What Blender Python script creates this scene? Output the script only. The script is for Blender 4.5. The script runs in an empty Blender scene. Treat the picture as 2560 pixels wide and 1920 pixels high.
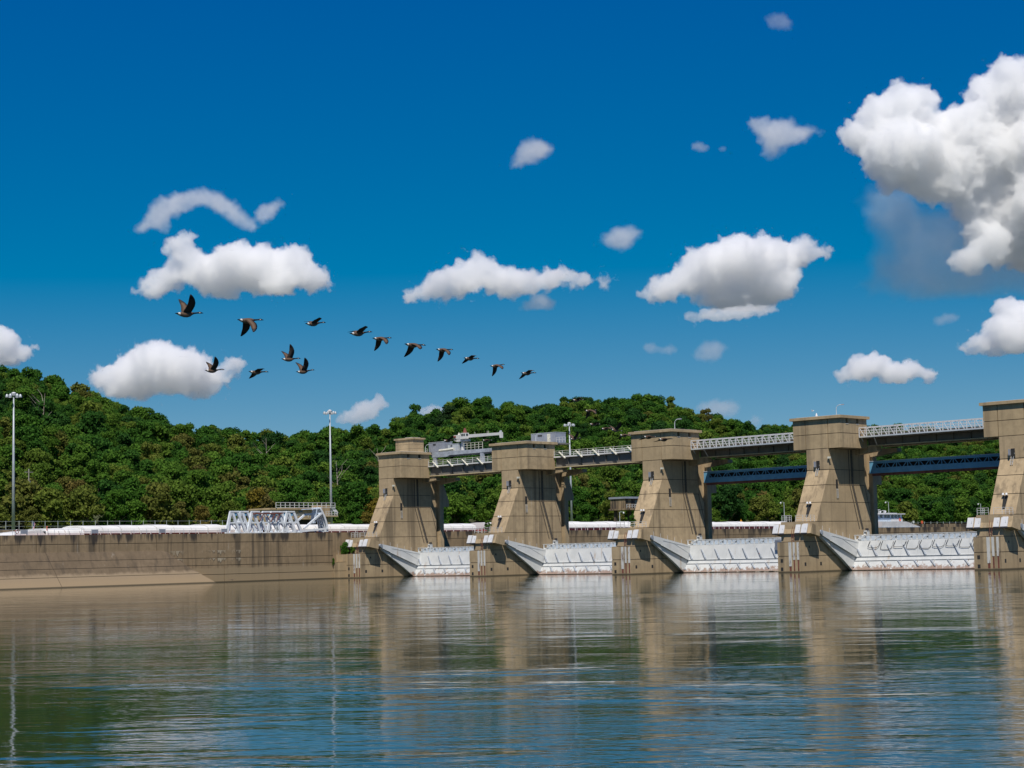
import bpy, bmesh, math, random
import numpy as np
from mathutils import Vector, Matrix

S = bpy.context.scene
COL = S.collection
PI = math.pi

# ------------------------------------------------------------------ camera
F = 4487.57                                   # focal length in pixels of a 2560 wide picture
CAM = Vector((295.271, -269.458, 4.029))
YAW, PITCH, ROLL = 0.7598, 0.09543, 0.02358
def cam_basis():
    f = Vector((-math.sin(YAW)*math.cos(PITCH), math.cos(YAW)*math.cos(PITCH), math.sin(PITCH)))
    r = Vector((math.cos(YAW), math.sin(YAW), 0)); u = r.cross(f)
    return r*math.cos(ROLL)-u*math.sin(ROLL), u*math.cos(ROLL)+r*math.sin(ROLL), f
CR, CU, CF = cam_basis()
def at(px, py, depth):
    """the point DEPTH metres out along the sight line of a photograph pixel"""
    return CAM + (CF + CR*((px-1280)/F) - CU*((py-960)/F))*depth
def seen(p, m=0.02):
    d = Vector(p)-CAM; z = d.dot(CF)
    return z > 1 and abs(d.dot(CR)/z) < 0.2852+m and abs(d.dot(CU)/z) < 0.2139+m
cam = bpy.data.cameras.new('camera'); cam_o = bpy.data.objects.new('camera', cam); COL.objects.link(cam_o)
cam.sensor_width = 36; cam.lens = 36*F/2560; cam.clip_start = 1; cam.clip_end = 60000
cam_o.matrix_world = Matrix(((CR.x, CU.x, -CF.x, CAM.x), (CR.y, CU.y, -CF.y, CAM.y), (CR.z, CU.z, -CF.z, CAM.z), (0, 0, 0, 1)))
S.camera = cam_o

# ------------------------------------------------------------------ sky, sun, exposure
SUN = Vector((2.7, -3.1, 6.4)).normalized()
W = bpy.data.worlds.new('World'); S.world = W; W.use_nodes = True
nt = W.node_tree; bg = nt.nodes['Background']
sky = nt.nodes.new('ShaderNodeTexSky'); sky.sky_type = 'NISHITA'; sky.sun_disc = False
sky.sun_elevation = math.asin(SUN.z); sky.sun_rotation = math.atan2(SUN.x, SUN.y)
sky.dust_density = 0; sky.air_density = .6; sky.ozone_density = 6
# a polarised, deep blue rendering of that sky: each channel gets its own gain and black level
sep = nt.nodes.new('ShaderNodeSeparateColor'); com = nt.nodes.new('ShaderNodeCombineColor')
nt.links.new(sky.outputs[0], sep.inputs[0])
for i, (g, o) in enumerate(((.95, -1.55), (.64, -.02), (.33, 2.33))):
    m = nt.nodes.new('ShaderNodeMath'); m.operation = 'MULTIPLY_ADD'; m.inputs[1].default_value = g; m.inputs[2].default_value = o
    m2 = nt.nodes.new('ShaderNodeMath'); m2.operation = 'MAXIMUM'; m2.inputs[1].default_value = .0
    nt.links.new(sep.outputs[i], m.inputs[0]); nt.links.new(m.outputs[0], m2.inputs[0]); nt.links.new(m2.outputs[0], com.inputs[i])
nt.links.new(com.outputs[0], bg.inputs[0]); bg.inputs[1].default_value = .1
sun = bpy.data.lights.new('sun', 'SUN'); sun.energy = 5; sun.angle = math.radians(.5); sun.color = (1, .94, .84)
sun_o = bpy.data.objects.new('sun', sun); COL.objects.link(sun_o); sun_o.rotation_euler = SUN.to_track_quat('Z', 'Y').to_euler()
S.view_settings.view_transform = 'Standard'; S.view_settings.look = 'None'; S.view_settings.gamma = 1
S.view_settings.use_curve_mapping = False; S.view_settings.exposure = 0
S.render.engine = 'CYCLES'
S.cycles.use_denoising = True
S.cycles.max_bounces = 24; S.cycles.diffuse_bounces = 3; S.cycles.glossy_bounces = 4
S.cycles.volume_bounces = 16; S.cycles.volume_step_rate = 2.5; S.cycles.transparent_max_bounces = 16

# ------------------------------------------------------------------ materials
class NT:
    def __init__(s, name):
        s.m = bpy.data.materials.new(name); s.m.use_nodes = True; s.t = s.m.node_tree; s.t.nodes.clear()
        s.out = s.t.nodes.new('ShaderNodeOutputMaterial')
    def n(s, typ, **k):
        n = s.t.nodes.new(typ)
        for a, v in k.items():
            if a.startswith('i_'): s.put(n.inputs[a[2:].replace('_', ' ')], v)
            else: setattr(n, a, v)
        return n
    def put(s, sock, v):
        if isinstance(v, bpy.types.NodeSocket): s.t.links.new(v, sock)
        elif isinstance(v, tuple) and len(v) == 3 and sock.type == 'RGBA': sock.default_value = (*v, 1)
        else: sock.default_value = v
    def math(s, op, a, b=0., c=0.):
        n = s.t.nodes.new('ShaderNodeMath'); n.operation = op
        for i, v in enumerate((a, b, c)): s.put(n.inputs[i], v)
        return n.outputs[0]
    def ramp(s, v, lo, hi, a=0., b=1.):
        n = s.t.nodes.new('ShaderNodeMapRange'); n.interpolation_type = 'SMOOTHSTEP'
        for i, x in enumerate((v, lo, hi, a, b)): s.put(n.inputs[i], x)
        return n.outputs[0]
    def mix(s, f, a, b, typ='MIX'):
        n = s.t.nodes.new('ShaderNodeMix'); n.data_type = 'RGBA'; n.blend_type = typ
        s.put(n.inputs[0], f); s.put(n.inputs[6], a); s.put(n.inputs[7], b); return n.outputs[2]
    def pos(s, scale=(1, 1, 1)):
        g = s.n('ShaderNodeNewGeometry'); v = s.n('ShaderNodeVectorMath', operation='MULTIPLY')
        s.t.links.new(g.outputs['Position'], v.inputs[0]); v.inputs[1].default_value = scale; return v.outputs[0]
    def xyz(s, v):
        n = s.n('ShaderNodeSeparateXYZ'); s.t.links.new(v, n.inputs[0]); return n.outputs
    def noise(s, vec, scale, detail=4, rough=.55):
        n = s.n('ShaderNodeTexNoise'); s.t.links.new(vec, n.inputs['Vector'])
        n.inputs['Scale'].default_value = scale; n.inputs['Detail'].default_value = detail; n.inputs['Roughness'].default_value = rough
        return n.outputs[0]
    def bsdf(s, color, rough=.8, metal=0., spec=.5, normal=None):
        b = s.n('ShaderNodeBsdfPrincipled'); s.put(b.inputs['Base Color'], color); s.put(b.inputs['Roughness'], rough)
        b.inputs['Metallic'].default_value = metal; b.inputs['Specular IOR Level'].default_value = spec
        if normal is not None: s.t.links.new(normal, b.inputs['Normal'])
        s.t.links.new(b.outputs[0], s.out.inputs[0]); return b

def paint(name, col, rough=.6, var=.12, metal=0., scale=.8, rust=0., rustcol=(.2, .07, .03)):
    t = NT(name); p = t.pos(); n = t.noise(p, scale, 5)
    c = t.mix(t.ramp(n, .3, .7), tuple(x*(1-var) for x in col), tuple(min(1, x*(1+var)) for x in col))
    if rust:
        n2 = t.noise(t.pos((1, 1, .25)), 1.6, 6, .65)
        c = t.mix(t.ramp(n2, .72-.22*rust, .80-.16*rust), c, rustcol)
    t.bsdf(c, rough, metal); return t.m

def concrete(name, base, streak=.5, dark=(.075, .06, .045), top=None, waterline=True, pale=.25, drips=(), low=None):
    """board marked concrete: cloudy tone, vertical run-off streaks, lime bloom and a damp line at the water"""
    t = NT(name); p = t.pos(); x, y, z = t.xyz(p)
    n1 = t.noise(p, .11, 4); n2 = t.noise(p, .9, 6, .6); n3 = t.noise(p, 9, 4)
    c = t.mix(t.ramp(n1, .3, .7), tuple(v*.84 for v in base), tuple(v*1.12 for v in base))
    c = t.mix(t.ramp(n2, .35, .75), c, tuple(v*.8 for v in base))
    c = t.mix(t.math('MULTIPLY', t.ramp(n3, .45, .8), .25), c, tuple(v*.7 for v in base))
    st = t.noise(t.pos((1, 1, .045)), .55, 5, .6)
    c = t.mix(t.math('MULTIPLY', t.ramp(st, .50, .66), streak), c, dark)
    st2 = t.noise(t.pos((1, 1, .03)), 1.9, 4, .6)
    c = t.mix(t.math('MULTIPLY', t.ramp(st2, .54, .68), streak*.6), c, tuple(v*.45 for v in base))
    big = t.noise(t.pos((1, 1, .5)), .22, 5, .6)
    c = t.mix(t.math('MULTIPLY', t.ramp(big, .50, .68), .25), c, tuple(v*.55 for v in base))
    bl = t.noise(t.pos((1, 1, .12)), .8, 6, .62)
    c = t.mix(t.math('MULTIPLY', t.ramp(bl, .64, .74), pale), c, (.5, .46, .4))
    if top is not None:
        z0, z1, amt = top                       # black algae hanging down from the coping
        s2 = t.noise(t.pos((1, 1, .06)), .42, 5, .65)
        g = t.math('ADD', t.ramp(z, z0, z1), t.math('MULTIPLY', t.math('SUBTRACT', s2, .5), 4.2))
        c = t.mix(t.math('MULTIPLY', t.ramp(g, .75, 1.25), amt), c, (.05, .042, .036))
    for zj, amt in drips:                        # lime weeping out of a lift joint and running down in tongues
        ln = t.math('MULTIPLY', t.math('SUBTRACT', t.noise(t.pos((.7, .7, 0)), 1.5, 5, .75), .44), 6.)
        on = t.ramp(t.noise(t.pos((.6, .6, 0)), .13, 3), .47, .56)
        dz = t.math('SUBTRACT', zj, z)
        band = t.math('MULTIPLY', t.math('GREATER_THAN', dz, 0.), t.ramp(dz, ln, t.math('SUBTRACT', ln, .25)))
        c = t.mix(t.math('MULTIPLY', t.math('MULTIPLY', band, on), amt), c, (.46, .40, .30))
        rim = t.math('MULTIPLY', t.ramp(t.math('ABSOLUTE', t.math('SUBTRACT', dz, ln)), .22, .05), on)
        c = t.mix(t.math('MULTIPLY', t.math('MULTIPLY', rim, t.math('GREATER_THAN', dz, .05)), .75), c, (.06, .05, .04))
    if low is not None:                          # paler silt washed zone above the water
        lz = t.math('ADD', z, t.math('MULTIPLY', t.math('SUBTRACT', t.noise(t.pos((1, 1, .5)), .5, 5, .6), .5), 1.6))
        c = t.mix(t.math('MULTIPLY', t.ramp(lz, low[0], low[0]-.7), .85), c, low[1])
    if waterline:
        wz = t.math('ADD', z, t.math('MULTIPLY', t.math('SUBTRACT', n2, .5), 1.2))
        c = t.mix(t.math('MULTIPLY', t.ramp(wz, 2.4, .5), .4), c, (.36, .26, .15))
        c = t.mix(t.math('MULTIPLY', t.ramp(z, .32, .12), .85), c, (.05, .042, .028))
    b = t.n('ShaderNodeBump', i_Strength=.35, i_Distance=.05, i_Height=t.noise(p, 3.5, 6, .6))
    t.bsdf(c, .9, 0, .25, b.outputs[0]); return t.m

M = {}
M['pier'] = concrete('pier_concrete', (.44, .333, .205), .56, pale=.35)
M['head'] = concrete('pier_head_concrete', (.44, .333, .20), .34, waterline=False)
M['wall'] = concrete('lock_wall_concrete', (.31, .225, .135), .75, top=(6.3, 10.0, .95), pale=.5, drips=((5.0, .85), (6.6, .6)), low=(3.4, (.325, .245, .15)))
M['apron'] = concrete('apron_concrete', (.185, .136, .088), .5, pale=.45, low=(2.8, (.315, .238, .155)))
M['joint'] = paint('dark_joint_grout', (.07, .055, .04), .95)  # one even dark tone for the recessed joints
M['white'] = paint('white_paint', (.62, .62, .63), .5, .05)
M['cover'] = paint('weathered_white_cover', (.60, .595, .58), .6, .09, scale=.35)
M['cream'] = paint('cream_paint', (.62, .60, .50), .5, .12, rust=.35, scale=1.5)
M['galv'] = paint('galvanised_steel', (.55, .58, .6), .45, .1, .25)
M['girder'] = paint('grey_girder_paint', (.16, .15, .135), .6, .15, rust=.15)
M['girder_brown'] = paint('brown_girder_paint', (.17, .145, .115), .6, .15, rust=.2)
M['flange'] = paint('tan_flange_paint', (.5, .4, .24), .6, .15, rust=.2)
M['sheet'] = paint('grey_sheet_metal', (.28, .30, .35), .5, .1, .1)
M['beam'] = paint('weathered_grey_beam', (.34, .37, .42), .6, .2, rust=.45, rustcol=(.08, .08, .09))
M['blue'] = paint('blue_bulkhead_paint', (.13, .33, .5), .5, .12)
M['dark'] = paint('opening_shade_paint', (.02, .02, .02), .9)  # near black that paints the shade of niches and openings
M['black'] = paint('black_rubber', (.03, .03, .035), .8)
M['stiff'] = paint('grey_blue_stiffener', (.27, .30, .35), .6, .2, rust=.5, rustcol=(.2, .1, .07))
M['chain'] = paint('greasy_chain_steel', (.085, .07, .052), .8, .3, scale=3)
M['hatch'] = paint('white_hatch_fibreglass', (.74, .73, .70), .5, .07, scale=.3)
M['mast'] = paint('dull_mast_steel', (.38, .41, .44), .5, .1, .2)
M['red'] = paint('red_hull_paint', (.3, .07, .06), .6, .2)
M['rust'] = paint('rusty_steel', (.16, .05, .035), .8, .3)
M['rustpipe'] = paint('white_rust_strip', (.56, .55, .52), .6, .08, rust=.9, rustcol=(.12, .05, .03))
M['lightblue'] = paint('pale_blue_shade_paint', (.5, .58, .68), .5, .1)
M['framewhite'] = paint('pale_blue_white_paint', (.68, .72, .76), .5, .08, rust=.2, rustcol=(.35, .38, .42))
M['orange'] = paint('orange_cloth', (.75, .12, .05), .8)
M['navy'] = paint('navy_cloth', (.03, .04, .08), .8)
M['skin'] = paint('skin_tone', (.45, .27, .2), .6)
M['wood'] = paint('weathered_pole_wood', (.3, .27, .24), .9)
M['deadwood'] = paint('bleached_dead_wood', (.30, .26, .21), .9)
M['bark'] = paint('tree_bark', (.12, .09, .065), .95, .3)
M['ground'] = paint('forest_floor', (.045, .055, .02), .95, .4, scale=.05)
M['plain'] = paint('far_country_ground', (.11, .12, .105), .95, .2, scale=.002)
M['lawn'] = paint('mown_grass', (.13, .17, .035), .95, .25, scale=.3)
def glass_mat():
    t = NT('window_glass'); t.bsdf((.03, .045, .05), .08, 0, .7); return t.m
M['glass'] = glass_mat()
def flag_mat():
    t = NT('flag_cloth'); g = t.n('ShaderNodeTexCoord'); x, y, z = t.xyz(g.outputs['Generated'])
    st = t.math('GREATER_THAN', t.math('FRACT', t.math('MULTIPLY', z, 6.5)), .5)
    c = t.mix(st, (.5, .03, .05), (.75, .73, .72))
    k = t.math('MULTIPLY', t.math('GREATER_THAN', z, .46), t.math('LESS_THAN', y, .4))
    t.bsdf(t.mix(k, c, (.03, .04, .16)), .8); return t.m
M['flag'] = flag_mat()
def gate_mat():
    """white gate paint: chalky, rust blooming from the bottom seal upwards and at the plate seams"""
    t = NT('gate_white_paint'); p = t.pos(); x, y, z = t.xyz(p)
    n = t.noise(p, .5, 5); n2 = t.noise(p, 1.4, 6, .65)
    c = t.mix(t.ramp(n, .3, .7), (.53, .545, .55), (.62, .63, .63))
    c = t.mix(t.math('MULTIPLY', t.ramp(n2, .63, .72), .45), c, (.72, .715, .70))
    g = t.math('ADD', z, t.math('MULTIPLY', t.math('SUBTRACT', n2, .5), 4.))
    c = t.mix(t.math('MULTIPLY', t.ramp(g, 1.0, .35), .85), c, (.27, .165, .115))
    st = t.noise(t.pos((1, 1, .12)), .9, 5, .6)
    c = t.mix(t.math('MULTIPLY', t.ramp(st, .60, .70), .6), c, (.40, .30, .21))
    t.bsdf(c, .55); return t.m
M['gate'] = gate_mat()

def leaf_mat(name):
    t = NT(name); oi = t.n('ShaderNodeObjectInfo'); at_ = t.n('ShaderNodeAttribute', attribute_name='tint')
    r = t.n('ShaderNodeValToRGB'); e = r.color_ramp.elements
    e[0].position = 0; e[0].color = (.024, .052, .018, 1); e[1].position = 1; e[1].color = (.20, .16, .02, 1)
    for p_, c in ((.15, (.024, .066, .018)), (.32, (.034, .094, .018)), (.5, (.050, .124, .018)), (.66, (.080, .152, .022)), (.80, (.108, .150, .026)), (.9, (.115, .118, .030)), (.96, (.112, .098, .034))):
        k = e.new(p_); k.color = (*c, 1)
    lv = t.n('ShaderNodeVectorMath', operation='MULTIPLY'); t.t.links.new(oi.outputs['Location'], lv.inputs[0]); lv.inputs[1].default_value = (1, 1, 1)
    stand = t.ramp(t.noise(lv.outputs[0], .022, 2, .5), .34, .66)          # stands of like trees
    t.put(r.inputs[0], t.math('ADD', t.math('MULTIPLY_ADD', oi.outputs['Random'], .56, t.math('MULTIPLY', t.ramp(t.xyz(oi.outputs['Location'])[0], -190., -100.), .12)), t.math('MULTIPLY', stand, .36)))
    v = t.math('MULTIPLY_ADD', at_.outputs['Fac'], 1.3, .64)
    mul = t.n('ShaderNodeVectorMath', operation='SCALE'); t.t.links.new(r.outputs[0], mul.inputs[0]); t.t.links.new(v, mul.inputs['Scale'])
    hs = t.n('ShaderNodeHueSaturation'); t.t.links.new(mul.outputs[0], hs.inputs['Color'])
    t.put(hs.inputs['Hue'], t.math('MULTIPLY_ADD', at_.outputs['Fac'], -.03, .515)); hs.inputs['Saturation'].default_value = 1.0
    d = t.n('ShaderNodeBsdfDiffuse'); t.t.links.new(hs.outputs[0], d.inputs[0])
    tr = t.n('ShaderNodeBsdfTranslucent'); t.t.links.new(hs.outputs[0], tr.inputs[0])
    mx = t.n('ShaderNodeMixShader'); mx.inputs[0].default_value = .42
    t.t.links.new(d.outputs[0], mx.inputs[1]); t.t.links.new(tr.outputs[0], mx.inputs[2]); t.t.links.new(mx.outputs[0], t.out.inputs[0])
    return t.m
M['leaf'] = leaf_mat('leaves')

def water_mat():
    t = NT('river_water')
    g = t.n('ShaderNodeNewGeometry')
    rot = t.n('ShaderNodeVectorRotate', rotation_type='Z_AXIS'); t.t.links.new(g.outputs['Position'], rot.inputs['Vector'])
    rot.inputs['Angle'].default_value = -YAW + .12
    def sc(v):
        n = t.n('ShaderNodeVectorMath', operation='MULTIPLY'); t.t.links.new(rot.outputs[0], n.inputs[0]); n.inputs[1].default_value = v; return n.outputs[0]
    patch = t.ramp(t.noise(sc((.016, .034, 1)), 1, 3), .40, .62, .3, 1.)
    def wave(v, detail, rough, dist):
        n = t.n('ShaderNodeTexNoise'); t.t.links.new(sc(v), n.inputs['Vector']); n.inputs['Scale'].default_value = 1
        n.inputs['Detail'].default_value = detail; n.inputs['Roughness'].default_value = rough; n.inputs['Distortion'].default_value = dist; return n.outputs[0]
    swell = wave((.07, .13, 1), 2, .5, .8); rip = wave((.26, .62, 1), 2, .5, .7); mid = wave((.55, 1.35, 1), 2, .5, .5); fine = wave((1.3, 3.1, 1), 2, .55, .3)
    packet = t.ramp(wave((.05, .13, 1), 3, .6, .6), .44, .64, .22, 1.)      # wavelets come in groups with smooth water between
    h = t.math('MULTIPLY', t.math('MULTIPLY_ADD', rip, .050, t.math('MULTIPLY', mid, .021)), t.math('MULTIPLY', packet, patch))
    rx, ry, rz = t.xyz(rot.outputs[0])               # glassy lee under the dam; beyond a ragged wind line the surface is ruffled
    line = t.math('MULTIPLY_ADD', t.ramp(rx, 88., 45.), 95., ry)
    line = t.math('MULTIPLY_ADD', t.math('SUBTRACT', wave((.012, .03, 1), 3, .6, .5), .5), 90., line)
    fine = t.math('MULTIPLY', fine, t.ramp(line, -172., -205., .45, 1.35))
    h = t.math('ADD', h, t.math('MULTIPLY', t.math('MULTIPLY', fine, .0062), t.math('MULTIPLY_ADD', patch, .75, .25)))
    h = t.math('ADD', h, t.math('MULTIPLY', swell, .03))
    b = t.n('ShaderNodeBump', i_Strength=1., i_Distance=1., i_Height=h)
    p = t.bsdf((.020, .034, .019), .04, 0, .5, b.outputs[0]); p.inputs['IOR'].default_value = 1.33
    return t.m
M['water'] = water_mat()

# ------------------------------------------------------------------ mesh helpers
class MB:
    """collects solids, build() links them as one mesh object"""
    def __init__(s): s.v = []; s.f = []
    def add(s, vs, fs):
        o = len(s.v); s.v += [tuple(v) for v in vs]; s.f += [tuple(i+o for i in f) for f in fs]; return s
    def box(s, x0, x1, y0, y1, z0, z1):
        return s.add([(x, y, z) for z in (z0, z1) for y in (y0, y1) for x in (x0, x1)],
                     [(0, 2, 3, 1), (4, 5, 7, 6), (0, 1, 5, 4), (2, 6, 7, 3), (0, 4, 6, 2), (1, 3, 7, 5)])
    def prism(s, prof, a, b, axis='x'):
        """closed profile swept from a to b; profile is (y,z) for axis x, (x,z) for y, (x,y) for z"""
        n = len(prof)
        def P(p, t): return (t, p[0], p[1]) if axis == 'x' else (p[0], t, p[1]) if axis == 'y' else (p[0], p[1], t)
        return s.add([P(p, a) for p in prof]+[P(p, b) for p in prof],
                     [tuple(range(n))[::-1], tuple(range(n, 2*n))]+[(i, (i+1) % n, n+(i+1) % n, n+i) for i in range(n)])
    def bar(s, p, q, w, h=None, up=(0, 0, 1)):
        p, q = Vector(p), Vector(q); h = h or w; d = (q-p).normalized(); u = Vector(up)
        if abs(d.dot(u)) > .98: u = Vector((1, 0, 0))
        r = d.cross(u).normalized()*w/2; u = r.cross(d).normalized()*h/2
        return s.add([p-r-u, p+r-u, p+r+u, p-r+u, q-r-u, q+r-u, q+r+u, q-r+u],
                     [(0, 3, 2, 1), (4, 5, 6, 7), (0, 1, 5, 4), (1, 2, 6, 5), (2, 3, 7, 6), (3, 0, 4, 7)])
    def tube(s, pts, r, n=8):
        rs = r if isinstance(r, (list, tuple)) else [r]*len(pts); pts = [Vector(p) for p in pts]; rings = []
        for i, p in enumerate(pts):
            d = (pts[min(i+1, len(pts)-1)]-pts[max(i-1, 0)]).normalized()
            a = Vector((0, 0, 1)) if abs(d.z) < .9 else Vector((1, 0, 0)); e = d.cross(a).normalized(); g = d.cross(e)
            rings.append([p+(e*math.cos(2*PI*k/n)+g*math.sin(2*PI*k/n))*rs[i] for k in range(n)])
        m = len(pts)
        return s.add([v for R in rings for v in R], [tuple(range(n)), tuple(range((m-1)*n, m*n))[::-1]] +
                     [(i*n+(k+1) % n, i*n+k, (i+1)*n+k, (i+1)*n+(k+1) % n) for i in range(m-1) for k in range(n)])
    def mesh(s, name, mat):
        me = bpy.data.meshes.new(name); me.from_pydata(s.v, [], s.f); me.materials.append(mat)
        bm = bmesh.new(); bm.from_mesh(me); bmesh.ops.recalc_face_normals(bm, faces=bm.faces); bm.to_mesh(me); bm.free(); return me
    def build(s, name, mat, parent=None, smooth=False):
        me = s.mesh(name, mat)
        if smooth: me.shade_smooth()
        o = bpy.data.objects.new(name, me); COL.objects.link(o); o.parent = parent; return o
def part(name, mesh, parent, loc=(0, 0, 0), rz=0):
    o = bpy.data.objects.new(name, mesh); COL.objects.link(o); o.parent = parent; o.location = loc; o.rotation_euler.z = rz; return o
def tag(o, label=None, cat=None, group=None, kind=None):
    for k, v in (('label', label), ('category', cat), ('group', group), ('kind', kind)):
        if v: o[k] = v
    return o
def thing(name, label, cat, loc=(0, 0, 0), rz=0, group=None):
    o = bpy.data.objects.new(name, None); COL.objects.link(o); o.location = loc; o.rotation_euler.z = rz; o.empty_display_size = .5
    return tag(o, label, cat, group)
def kids(o): return [c for c in COL.objects if c.parent == o]
CH = {}
def copy_tree(o, parent=None):
    c = o.copy(); COL.objects.link(c); c.parent = parent
    for ch in CH.get(o.name) or kids(o): copy_tree(ch, c)
    return c
def box(name, mat, parent, *b): return MB().box(*b).build(name, mat, parent)

# ------------------------------------------------------------------ water and land
o = MB().add([(-4000, -4000, 0), (4000, -4000, 0), (4000, 4000, 0), (-4000, 4000, 0)], [(0, 1, 2, 3)]).build('river_water', M['water']); tag(o, kind='structure')
o = MB().add([(-40000, -40000, -2.5), (40000, -40000, -2.5), (40000, 40000, -2.5), (-40000, 40000, -2.5)], [(0, 1, 2, 3)]).build('valley_ground', M['plain']); tag(o, kind='structure')
o = MB().add([(-4.6, 9.8, 5.6), (190, 9.8, 5.6), (900, 1500, 5.6), (-4.6, 1500, 5.6)], [(0, 1, 2, 3)]).build('upper_pool_water', M['water']); tag(o, kind='structure')
o = MB().add([(-52, -400, 8.5), (-10.9, -400, 8.5), (-10.9, 1500, 8.5), (-52, 1500, 8.5)], [(0, 1, 2, 3)]).build('lock_chamber_water', M['water']); tag(o, kind='structure')

K = 2560/2212
RY = [-400, -100, 20, 98, 107, 113, 125, 144, 156, 161, 170, 186, 206, 226, 247, 264, 283, 298, 307, 322, 345, 353, 373, 390, 411, 432, 451, 466, 489, 510, 530, 551, 578, 591, 600, 678, 789, 925, 1300]
RZ = [80, 88, 88, 84, 85, 82, 80, 75, 73, 67, 68, 63, 60, 59, 60, 63, 60, 64, 70, 75, 76, 80, 81, 83, 80, 87, 89, 87, 90, 88, 85, 83, 80, 79, 77, 79, 83, 84, 78]
def hill_z(x, y):
    """ground height: flat lock esplanade, then the wooded slope up to the ridge at x = -330"""
    base = 12.
    yr = CAM.y+(y-CAM.y)*(-330-CAM.x)/(x-CAM.x)         # the stretch of ridge that stands behind this point
    r = float(np.mean([np.interp(yr+d, RY, RZ) for d in (-6, 0, 6)]))-11.6
    t = (-92-x)/238
    if t <= 0: return base
    wob = 3.0*math.sin(x*.031+y*.017)+3.5*math.sin(y*.043-x*.02)+2*math.sin(y*.09+x*.07)
    if t < 1: return base+(r-base)*(t**.92)+wob*math.sin(PI*min(1, t))*.9
    return r-(t-1)*40
xs = list(np.linspace(-50, -92, 4))+list(np.linspace(-100, -330, 40))+[-345, -380, -450, -700, -2500]; ys = list(np.linspace(-420, 1300, 150))
vs = [(x, y, hill_z(x, y) if x > -600 else -2) for x in xs for y in ys]; n = len(ys)
fs = [(i*n+j, i*n+j+1, (i+1)*n+j+1, (i+1)*n+j) for i in range(len(xs)-1) for j in range(n-1)]
o = MB().add(vs, fs).build('hillside_ground', M['ground'], smooth=True); tag(o, kind='structure')
o = MB().prism([(-98, 11.2), (-50.02, 11.2), (-50.02, 12.05), (-98, 12.05)], -420, 1300, 'y').build('esplanade_lawn', M['lawn']); tag(o, kind='structure')
o = MB().box(-52, -48, -420, 1300, -3, 12.1).build('land_lock_wall', M['wall']); tag(o, 'pale concrete land wall of the lock beyond the barges', 'lock wall')

# ------------------------------------------------------------------ lock river wall
ZL = [-3, 1.67, 3.56, 5.04, 8.24, 10.04]
wall = thing('lock_wall', 'long stained concrete lock wall running downstream from the dam', 'lock wall', (0, 0, 0))
YJ = [-140, -127, -113, -99, -85.2, -72.6, -58, -41.3, -26.9, -11.8]
for j in range(len(YJ)-1):
    for i in range(5):
        d = .0 if (i+j) % 3 else .03
        box('wall_panel', M['wall'], wall, -7, -4.5-d, YJ[j]+.06, YJ[j+1]-.06, ZL[i]+(.05 if i else 0), ZL[i+1]-(.05 if i < 4 else 0))
box('wall_core', M['joint'], wall, -10.9, -4.6, -140, -11.9, -3, 9.98)
box('coping', M['wall'], wall, -10.9, -7.003, -140, -11.8, 9.99, 10.03)
# sloping apron at the wall's foot, in lifts, its right end cut off by a raking edge
AZ = [-1, 1.95, 3.56, 5.04, 6.75]
def ax(z): return -4.42+(6.75-z)/6.75*3.3
def ay(z): return -57.4+(6.75-z)/6.75*11.5
AJ = [-140, -126, -112, -99, -83, None]
for j in range(5):
    for i in range(4):
        z0, z1 = AZ[i]+.04, AZ[i+1]-.04
        def yy(z, w, k): return (AJ[k]+(1.2*(5-z)/5 if k == 4 else 0)+w) if AJ[k] is not None else ay(z)
        v = []
        for z in (z0, z1):
            ya, yb = yy(z, .05, j), yy(z, -.05 if AJ[j+1] is not None else 0, j+1)
            v += [(-4.7, ya, z), (ax(z), ya, z), (ax(z), yb, z), (-4.7, yb+(1.5 if AJ[j+1] is None else 0), z)]
        MB().add(v, [(0, 3, 2, 1), (4, 5, 6, 7), (0, 1, 5, 4), (1, 2, 6, 5), (2, 3, 7, 6), (3, 0, 4, 7)]).build('apron_slab', M['apron'], wall)
MB().add([(-4.6, -140, -1), (ax(-1)-.08, -140, -1), (ax(-1)-.08, ay(-1)-.1, -1), (-4.6, ay(-1), -1), (-4.6, -140, 6.7), (ax(6.7)-.06, -140, 6.7), (ax(6.7)-.06, ay(6.7)-.1, 6.7), (-4.6, ay(6.7), 6.7)],
         [(0, 3, 2, 1), (4, 5, 6, 7), (0, 1, 5, 4), (1, 2, 6, 5), (2, 3, 7, 6), (3, 0, 4, 7)]).build('apron_core', M['joint'], wall)
uw = thing('guide_wall', 'stained upstream lock wall seen through the dam openings', 'lock wall', (0, 0, 0))
yy = 13.5; k = 0
while yy < 330:
    for (a, b) in ((-3, 8.36), (8.46, 10.04)): box('wall_panel', M['wall'], uw, -7, -4.5-.02*(k % 2), yy+.06, yy+15.3, a, b)
    yy += 15.4; k += 1
box('wall_core', M['joint'], uw, -10.9, -4.62, 13.5, 337, -3, 10.0)
# hand rail of thin posts along the coping
def railing(name, label, pts, h, mat, step, group=None, r=.03, rails=(1., .55), parent=None):
    t = thing(name, label, 'railing', pts[0], group=group) if parent is None else None
    root = t or parent; o0 = Vector(pts[0]) if parent is None else Vector((0, 0, 0))
    P = [Vector(p)-o0 for p in pts]
    post = MB().box(-r, r, -r, r, 0, h).mesh('post', mat)
    for a, b in zip(P[:-1], P[1:]):
        n = max(1, round((b-a).length/step))
        for i in range(n+1):
            if i == n and b != P[-1]: continue
            part('post' if parent is None else 'rail_post', post, root, a.lerp(b, i/n))
        for q in rails:
            MB().bar(a+Vector((0, 0, h*q)), b+Vector((0, 0, h*q)), r*1.7).build('rail' if parent is None else 'hand_rail', mat, root)
    return root
railing('handrail', 'thin grey handrail along the lock wall coping in front of barges', [(-5.1, -138, 10.03), (-5.1, -42, 10.03)], 1.05, M['galv'], 3.0, r=.025)
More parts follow.
